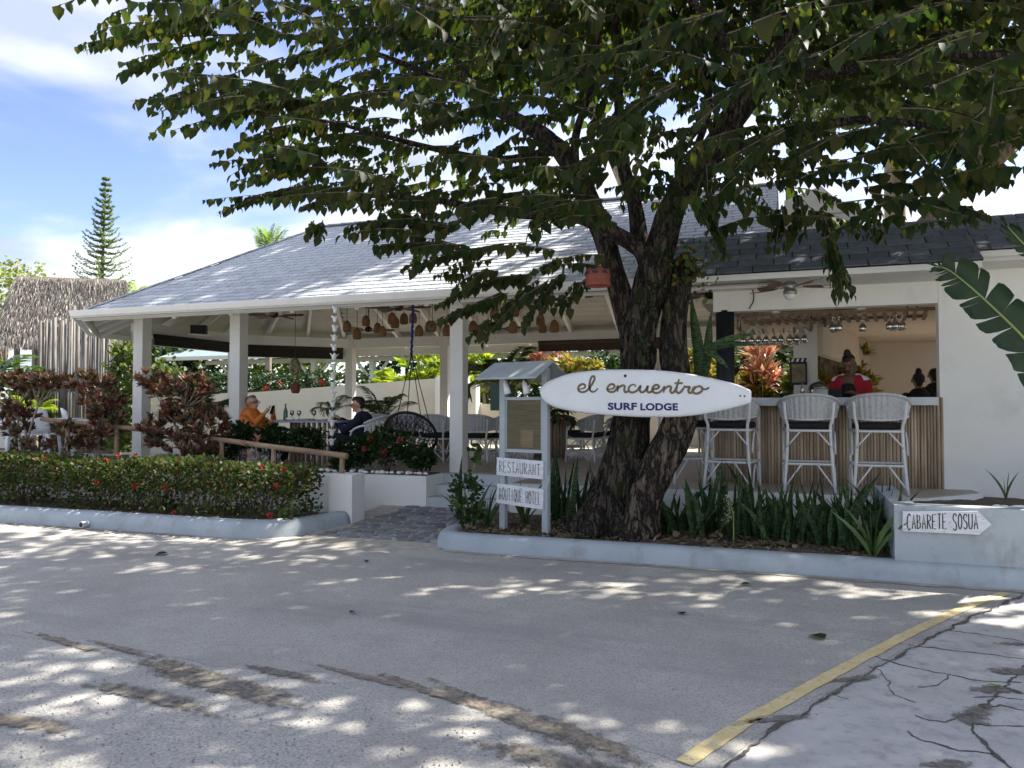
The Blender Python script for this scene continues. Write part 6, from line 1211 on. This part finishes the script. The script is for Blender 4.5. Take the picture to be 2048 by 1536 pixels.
# strap plant with pale flower spike
p = at(1467, 1050, 8.55); t = thing('flower_spike', 'pale flower spike rising among the snake plants', 'flower', (p.x, 8.55, .15)); G().tube([V(0, 0, 0), V(.0, 0, .3), V(-.06, 0, .5)], [.008, .006, .003], 6).build('stalk', m_mid, t, True)
n = 150; P = np.stack([-.05 + rng.normal(size=n) * .022 - .0, rng.normal(size=n) * .02, rng.uniform(.22, .5, n)], 1); stuff(mobj('florets', leaf_mesh('florets', P, unit(n), unit(n), .03, LM('pale_floret', [(.4, .38, .26), (.5, .46, .34)], .2), SLIM_V, SLIM_F, 1.2), t, True))
# corner plants left of the notice board
vs2 = [strap_mesh(U(.4, .6), U(.035, .05), U(.05, .3), U(-.5, .5), 'leaf', m_snake2) for _ in range(5)]
for i, (px, y, lb) in enumerate(((945, 8.35, 'pale green strap-leaved plant at the kerb corner'), (975, 8.6, 'strap-leaved plant left of the notice board post'), (1050, 8.75, 'strap-leaved plant behind the notice board planks'), (1745, 8.1, 'pale strap-leaved plant against the planter wall'))):
    p = at(px, 1020, y); t = thing('strap_plant', lb, 'plant', (p.x, y, .15), 0, 'strap-leaved plants in the tree bed')
    for k in range(13): o = mobj('leaf', vs2[rng.integers(5)], t, True); s = U(.6, 1.15); o.scale = (s, s, s); o.rotation_euler = (U(-.1, .1), U(.05, .45), 2 * PI * k / 13 + U(-.2, .2))
c = at(938, 995, 8.3); bush('shrub', 'small-leaved green shrub at the left kerb corner', c, (.22, .2, .3), 420, .06, lm_dark, base=(c.x, 8.3, .15), stems=8, trunk_r=.008)
p = at(930, 940, 8.5); t = thing('sapling', 'single tall strap leaf and young shoot beside the pavilion steps', 'plant', (at(925, 1040, 8.5).x, 8.5, .15))
o = mobj('leaf', strap_mesh(.75, .06, .1, .3, 'leaf', m_snake), t, True); o.scale = (1, 1, 1.15); o.rotation_euler = (0, -.12, .6); G().tube([V(.1, 0, 0), V(.13, 0, .6), V(.18, 0, .92)], [.006, .005, .003], 5).build('shoot', m_mid, t, True)
n = 26; P = np.stack([.18 + rng.normal(size=n) * .04, rng.normal(size=n) * .04, .9 + rng.normal(size=n) * .07], 1); stuff(mobj('shoot_leaves', leaf_mesh('shoot_leaves', P, unit(n), unit(n), .09, lm_hedge, OVAL_V, OVAL_F, 1.3), t, True))
# tall strap leaves growing from the fork of the second stem
ep = at(1398, 765, 8.9); t = thing('strap_plant', 'tall dark strap leaves rising behind the surfboard beside the column', 'plant', (ep.x, 8.9, ep.z - .1)); G().lathe([(0, 0), (.12, 0), (.15, .1), (.14, .16), (0, .15)], (0, 0, -.04), 14).build('pot', m_terra, t, True, True)
G().bar(V(-.3, -.2, .03), V(-.08, 0, .03), .03, .03).build('bracket', m_dark, t, True)
for (x1, y1, w) in ((1386, 588, .13), (1427, 620, .11)):
    e = at(x1, y1, 8.85) - V(ep.x, 8.9, ep.z - .1); m = strap_mesh(e.z, w, 0, U(-.3, .3), 'leaf', m_snake, 9)
    for v in m.vertices: tt = v.co.z / e.z; v.co.x += e.x * tt + .02 * math.sin(tt * 5); v.co.y += e.y * tt
    mobj('leaf', m, t, True)
for (x1, y1, w) in ((1515, 668, .075), (1512, 690, .075), (1458, 738, .075)):
    s0 = at(1410, 700, 8.85) - V(ep.x, 8.9, ep.z - .1); e = at(x1, y1, 8.75) - V(ep.x, 8.9, ep.z - .1); L_ = (e - s0).length; m = strap_mesh(L_, w, 0, .2, 'leaf', m_snake, 9); d = (e - s0).normalized(); sd = V(d.z, 0, -d.x)
    for v in m.vertices: q = v.co.copy(); v.co = s0 + d * q.z + sd * q.x + V(0, -1, 0) * q.y + V(0, 0, .25 * q.z / L_ * (1 - q.z / L_) * L_)
    mobj('leaf', m, t, True)
# big torn banana leaf on the right
m_ban = M('banana_leaf', (.006, .020, .009), (.018, .045, .015), sc=5, rough=.5, st=(1, 1, 1), spec=.25, bump=.3, bsc=12); bl = thing('banana_plant', 'large torn banana leaf reaching in from the right', 'plant', (3.3, 9.2, .6))
G().tube([V(3.3, 9.2, .5), V(3.3, 9.2, 1.1), V(3.25, 9.15, 1.6)], [.1, .08, .05], 10, sm=4).build('stem', m_mid, bl, smooth=True)
def banana(p, wmax, lo_, seed, drp=.25):
    mid = catmull([Vector(q) for q in p], 8); n = len(mid); G().tube(mid, lerp_list([.02, .012, .004], n), 6).build('midrib', m_mid, bl, smooth=True); r_ = random.Random(seed)
    vw = V(0, 1, 0)
    def wd(t): return wmax * (1 - (max(0, t - .3) / .7) ** 2.4) * min(1, .35 + t * 2.2)
    for s in (-1, 1):
        i = 2
        while i < n - 1:
            st_ = min(r_.choice((1, 1, 2, 2, 3)), n - 1 - i); g = G(); dr = V(0, -.03, -.10 * wmax * r_.uniform(.0, 1)); sw = r_.uniform(.06, .16); rows = []
            for q in range(st_ + 1):
                a = mid[i + q]; d = (mid[min(i + q + 1, n - 1)] - mid[i + q - 1]).normalized(); sd = d.cross(vw).normalized() * s; w = wd((i + q) / (n - 1)) * r_.uniform(.97, 1.03)
                pull = (.028 if q == 0 else -.028 if q == st_ else 0) * r_.uniform(.2, 1)
                rows.append([a, a + sd * w * .5 + d * sw * .4 + V(0, .03, .0), a + sd * w * .85 + d * (sw * .8 + pull * .5) + dr * .4, a + sd * w * (.98 if 0 < q < st_ else .94) + d * (sw + pull) + dr])
            v = [p_ for r2 in rows for p_ in r2]; f = [(4 * q + j, 4 * q + j + 1, 4 * q + 5 + j, 4 * q + 4 + j) for q in range(st_) for j in range(3)]
            g.add(v, f if s > 0 else [tuple(reversed(q)) for q in f]); g.build('leaf_strip', m_ban, bl, smooth=True); i += st_
banana([V(3.25, 9.15, 1.6), at(2130, 790, 8.7), at(2060, 690, 8.5), at(1970, 600, 8.4), at(1905, 545, 8.35), at(1880, 533, 8.3)], .235, 0, 3)
banana([V(3.25, 9.15, 1.6), at(2230, 640, 8.9), at(2110, 540, 8.7), at(2050, 490, 8.5), at(2014, 452, 8.4)], .13, 0, 5)
p = at(2012, 1010, 9.6); t = thing('strap_plant', 'tiny upright strap plant on the planter soil at the right', 'plant', (p.x, 9.6, .6))
for k in range(4): o = mobj('leaf', vs2[k], t, True); o.scale = (.6, .6, .6); o.rotation_euler = (0, U(.0, .3), k * 1.6)
for i in range(6):
    p = atz(1990 + i * 11 + U(-4, 4), 1016 + U(-3, 2), .63); G().ball(p, (.045, .035, .025), 8, 5).build('pebble', m_white, bpy.data.objects['upper_bed'], smooth=True)

# ---------------------------------------------------------------- garden behind the pavilion
palm('dark areca palm right of the front post inside the pavilion', (at(1010, 800, 17.2).x, 17.2, ZF), 13, 1.7, lm_palm, 1.35, .05, 1.0, (.2, 1.0), nleaf=34)
palm('young palm behind the woman\'s chair', (at(765, 800, 16.2).x, 16.2, ZF), 10, 1.05, lm_palm, .7, .04, .9, (.3, 1.1))
palm('feathery palm beside the back corner post', (at(668, 800, 17.4).x, 17.4, ZF), 8, .8, lm_palm, .9, .04, 1.0, (.1, .9))
palm('dark palm between the first two posts', (at(405, 820, 13.2).x, 13.2, .4), 10, 1.1, lm_palm, 1.0, .05, 1.0, (.1, .9))
palm('palm behind the notice board roof', (at(1095, 800, 13.5).x, 13.5, ZF), 11, .9, lm_palm, .85, .04, 1.1, (-.1, .8))
palm('dark fan palm at the left picture edge', (at(5, 740, 13.5).x - .3, 13.5, .3), 12, 1.3, lm_palm, 1.7, .09, .7, (.0, .9), nleaf=22, ll=.6)
for px, py, y, L_, lb in ((800, 760, 24, 1.5, 'sunlit lime palm behind the beige wall'), (862, 755, 24.5, 1.3, 'sunlit lime palm left of the white pillar'), (968, 755, 23.5, 1.4, 'sunlit lime palm right of the front post'), (765, 765, 23.2, 1.0, 'low lime palm at the end of the rear hedge'), (1050, 745, 24, 1.3, 'sunlit lime palm above the notice board')):
    p = at(px, py, y); palm(lb, (p.x, y, 0), 12, L_, lm_lime, max(.4, p.z - .5), .06, .95, (.1, 1.1), nleaf=20, ll=L_ * .5, group='lime palms in the rear garden')
for px, py, y, mat, lb, r in ((845, 738, 23.5, lm_lime, 'broad-leaved lime ginger behind the wall', .9), (950, 728, 25, lm_lime, 'broad-leaved lime ginger beside the white block', .9), (1128, 735, 22.5, lm_croy, 'yellow croton above the surfboard nose', .5), (1100, 715, 23.5, lm_ti, 'red and green croton above the notice board', .6), (1175, 742, 22.2, lm_croy, 'yellow-green croton left of the trunk', .45), (1385, 730, 21.6, lm_croy, 'orange croton between trunk and black column', .7), (1600, 775, 21.6, lm_croy, 'low orange croton under the ti plant', .5), (1665, 730, 18.0, lm_croy, 'yellow croton in the side opening of the bar', .75), (1500, 770, 21.4, lm_croy, 'low yellow croton beside the black column', .4), (1650, 770, 17.5, lm_croy, 'small yellow croton low in the side opening', .4)):
    p = at(px, py, y); croton(lb, (p.x, y, 0), [((p.x, y, p.z), (r, r * .6, r * .65), 1), ((p.x + .2, y, p.z - r * .7), (r * .8, r * .5, r * .5), .7)], 26, .36 if mat is lm_lime else .3, mat, nl=13, group='bright shrubs in the rear garden')
p = at(1524, 735, 21.2); t = croton('tall orange-red ti plant seen through the bar', (p.x, 21.2, 0), [((p.x, 21.2, p.z + .1), (.16, .2, .3), .5), ((p.x, 21.2, p.z - .35), (.35, .3, .25), .6)], 12, .62, lm_ti, nl=13, wid=.75)
# rear hedge on top of the wall
c0, c1 = at(480, 770, 22.2), at(735, 768, 22.2); rh = thing('hedge', 'dark clipped hedge with red flowers above the beige wall', 'hedge', ((c0.x + c1.x) / 2, 22.2, 0)); n = 5200
P = np.stack([rng.uniform(c0.x - 5, c1.x, n), 22.2 + rng.uniform(-.4, .4, n), rng.uniform(c0.z - .9, c0.z + .42, n)], 1); D = unit(n) + np.array([0, -.5, .2]); stuff(mobj('foliage', leaf_mesh('foliage', P, D, np.array([0, -.4, .8]) + unit(n) * .6, .13, lm_dark, OVAL_V, OVAL_F, 1.5), rh))
for px, py in ((533, 778), (645, 765), (560, 770), (700, 760)): flower(rh, at(px, py, 21.75), .11)
G().b2(c0.x - 5, c1.x - .1, 22.0, 22.4, 0, c0.z - .2).build('core', m_soil, rh)
# dark shrubbery closing the garden
far = [(-22, 30, 5.5), (-17, 33, 6), (-12.5, 31, 5), (-8.5, 33, 6), (-4.5, 31, 5.5), (-1.5, 29, 5), (2, 27, 5.5), (5.5, 26, 6), (-27, 28, 5), (9, 28, 6), (-32, 33, 7)]
for i, (x, y, h) in enumerate(far): bush('far_shrub', f'dark shrubbery mass behind the garden, {ordinal(i)} from the left', (x, y, h * .5), (3.0, 1.5, h * .5), 2600, .28, lm_far if i % 2 else lm_dark, 'shrub', 'dark shrubbery behind the garden', 5, clump=10, trunk_r=.06, tm=m_twig) if False else None
for i, (x, y, h) in enumerate(sorted(far)): bush('far_shrub', f'dark shrubbery behind the garden, {ordinal(i)} from the left', (x, y, h * .5), (3.0, 1.5, h * .5), 2600, .28, lm_dark if i % 2 else lm_far, 'shrub', 'dark shrubbery behind the garden', 5, clump=10, trunk_r=.06, tm=m_twig)
for px, y, z, r, lb in ((1540, 23.5, 1.6, 1.7, 'dark reddish hedge behind the ti plant'), (1440, 23.2, 1.8, 1.3, 'dark shrub behind the black column'), (1680, 21.5, 1.9, 1.3, 'dark green shrub behind the side opening'), (1215, 23.6, 1.7, 1.2, 'dark green shrub just left of the trunk'), (250, 16.5, 1.7, .7, 'leafy shrub between the fence and the first post'), (60, 17.0, 1.3, .9, 'green shrub in front of the palisade fence'), (330, 23, 1.7, 1.1, 'pale green shrub behind the first post')):
    p = at(px, 760, y); bush('shrub', lb, (p.x, y, z), (r, r * .6, z * .95), 1500, .17, lm_dark if 'dark' in lb else lm_far, stems=6, base=(p.x, y, 0), trunk_r=.03, tm=m_twig, clump=10)
# trees behind: one shades the roof, others close the right-hand sky
def bg_tree(lb, x, y, h, c, r, n, ll, mat, tr=.2, lean=0, tm=None):
    t = bush('tree', lb, c, r, n, ll, mat, 'tree', 'trees behind the buildings', 0, LEAF_V, LEAF_F, 1.2, 12, (x, y, 0), .3, tr * .4, tm or m_bark2); G().tube([V(x, y, -.1), V(x + lean * .5, y, h * .5), V(c[0], c[1], h)], [tr, tr * .85, tr * .6], 12, nz=.1, sm=4).build('trunk', tm or m_bark2, t, smooth=True)
    for i in range(7):
        e = Vector(np.array(c) + unit(1)[0] * np.array(r) * .8); tb = V(c[0], c[1], h) - V(0, 0, .3); G().tube([tb, tb.lerp(e, .5) + V(0, 0, .3), e], [tr * .5, tr * .3, tr * .1], 7, sm=3).build('limb', tm or m_bark2, t, smooth=True)
    return t
bg_tree('tall tree rising behind the pavilion ridge', -3.4, 20.9, 10, (-5.0, 18.8, 12.3), (3.7, 2.5, 3.0), 3600, .28, lm_far, .25)
bg_tree('second tall tree behind the pavilion, left of the first', -6.9, 23.6, 12, (-6.6, 22.8, 14.6), (2.6, 2.4, 2.6), 1300, .28, lm_far, .25) if False else None
p = at(1690, 420, 17.5); bg_tree('pale-trunked tree standing behind the bar roof', p.x - .5, 17.5, 6.5, (p.x + 2.6, 16.6, 9.0), (4.6, 3.4, 2.4), 9000, .24, lm_far, .22, .8)
p = at(1795, 420, 20); palm('royal palm with grey trunk behind the bar roof', (p.x, 20, 0), 13, 2.6, lm_palm, 9.5, .24, .9, (.0, 1.0), nleaf=34, tm=m_stem)
bg_tree('leafy tree at the far right behind the bar', 9.5, 18, 6, (9, 18, 8), (3.4, 2.5, 3), 2200, .22, lm_far, .25)
p = at(30, 545, 26); bg_tree('pale green tree behind the thatched hut', p.x - 1, 26, 3.5, (p.x - .6, 26, p.z - .9), (2.2, 1.6, 1.6), 1500, .17, LM('pale_leaf', [(.12, .16, .05), (.20, .22, .07), (.26, .20, .09)], .35), .14)
for px, py, y, L_, lb, nf in ((262, 592, 23, 1.1, 'bright palm top beside the thatch', 12), (300, 600, 25, 1.2, 'palm top just left of the pavilion eave', 10)):
    p = at(px, py, y); palm(lb, (p.x, y, 0), nf, L_, lm_lime, p.z - .4, .1, .9, (.3, 1.1))
p = at(540, 505, 24); palm('palm frond tips showing above the hip of the roof', (p.x, 24, 0), 9, 1.4, LM('pale_palm', [(.14, .20, .09), (.2, .26, .12)], .35), p.z - .45, .12, .6, (.75, 1.25))
p = at(70, 720, 15.5); palm('small bright palm in front of the palisade', (p.x, 15.5, 0), 9, .9, lm_lime, 1.3, .06, .9, (.2, 1.0))
# araucaria on the skyline
ap_ = at(212, 357, 34); bs = at(203, 575, 34); pt = thing('norfolk_pine', 'tall tiered norfolk pine on the left skyline', 'tree', (bs.x, 34, 0)); G().tube([V(bs.x, 34, 0), V(bs.x, 34, bs.z), ap_], [.16, .11, .012], 8).build('trunk', m_twig, pt, smooth=True)
P = []; D = []; Nn = []; ln_ = []; Hh = ap_.z - bs.z + 1.5; g = G()
for w in range(24):
    t = (w + .3) / 24; z = ap_.z - Hh * t; x = ap_.x + (bs.x - ap_.x) * min(1, t); R_ = .08 + 1.9 * t ** .95
    for k in range(7):
        a = 2 * PI * k / 7 + w * .9 + U(-.2, .2); R2 = R_ * U(.55, 1.2); pr_ = None
        if rng.random() < .13: continue
        for s in range(12):
            u = s / 11; p = V(x + math.cos(a) * R2 * u, 34 + math.sin(a) * R2 * u, z - .10 * R2 * math.sin(u * PI * .8) + .35 * R2 * u ** 2 + 0); 
            if s % 4 == 0 and pr_ is not None: g.tube([pr_, p], [.014, .010], 4, False)
            if s % 4 == 0: pr_ = p
            for q in range(7): P.append(p + V(U(-.05, .05), U(-.05, .05), U(-.03, .05))); D.append(V(math.cos(a) * .9 + U(-.6, .6), math.sin(a) * .9 + U(-.6, .6), U(.1, 1.1))); Nn.append(V(U(-1, 1), U(-1, 1), 1)); ln_.append(U(.14, .24) * (1.1 - .3 * u))
stuff(mobj('crown', leaf_mesh('crown', P, D, Nn, np.array(ln_), lm_pine, SLIM_V, SLIM_F, 1.3), pt)); stuff(g.build('branches', m_twig, pt))
# ---------------------------------------------------------------- leaves fallen on the road
for i, (px, py, s, lb, col) in enumerate(((1650, 1277, .13, 'dry olive leaf lying near the yellow line', lm_tree), (336, 1106, .14, 'dry leaf lying near the left kerb', lm_tree), (1988, 1373, .06, 'small green leaf on the cracked concrete', lm_lime), (1500, 1168, .09, 'dry leaf beside the right kerb', lm_tree), (700, 1225, .06, 'tiny leaf on the middle of the road', lm_tree), (1365, 1228, .08, 'dark leaf scrap on the asphalt below the tree', lm_tree), (735, 1120, .07, 'leaf scrap at the foot of the path', lm_tree))):
    p = atz(px, py, .018); a = U(0, 6); tag(mobj('fallen_leaf', leaf_mesh('fallen_leaf', [p], [(math.cos(a), math.sin(a), .08)], [(0, 0, 1.)], s, col, wid=1.2)), lb, 'leaf', 'fallen leaves')

# leaf litter on the bed, grit on the worn road
n = 420; P = np.stack([rng.uniform(-3.6, .85, n), 8.05 + rng.beta(1, 1.8, n) * 1.5, rng.uniform(.165, .19, n)], 1); D = unit(n); D[:, 2] *= .3
o = stuff(mobj('leaf_litter', leaf_mesh('leaf_litter', P, D, np.array([0, 0, 1.]) + unit(n) * .5, rng.uniform(.05, .11, n), LM('dead_leaf', [(.10, .065, .035), (.20, .14, .08), (.06, .045, .03), (.26, .2, .11)], .1, .8), wid=1.1, curl=.3))); o['label'] = 'dead brown leaves lying on the tree bed'
gt = G()
for i in range(1500):
    px, py = U(-40, 1330), U(1290, 1560); p = atz(px, py, .002)
    if py < 1270 + max(0, px) * .17 + 8: continue
    r = U(.003, .009) * (2 if i % 40 == 0 else 1); a = U(0, 6); gt.add([p + V(r * math.cos(a), r * math.sin(a), -.001), p + V(r * math.cos(a + 2.1), r * math.sin(a + 2.1), -.001), p + V(r * math.cos(a + 4.2), r * math.sin(a + 4.2), -.001), p + V(0, 0, r * .9)], [(0, 1, 3), (1, 2, 3), (2, 0, 3)])
o = stuff(gt.build('grit', M('loose_grit', (.16, .15, .14), (.5, .48, .45), sc=60, rough=.95))); o['label'] = 'loose stone grit scattered over the worn foreground asphalt'
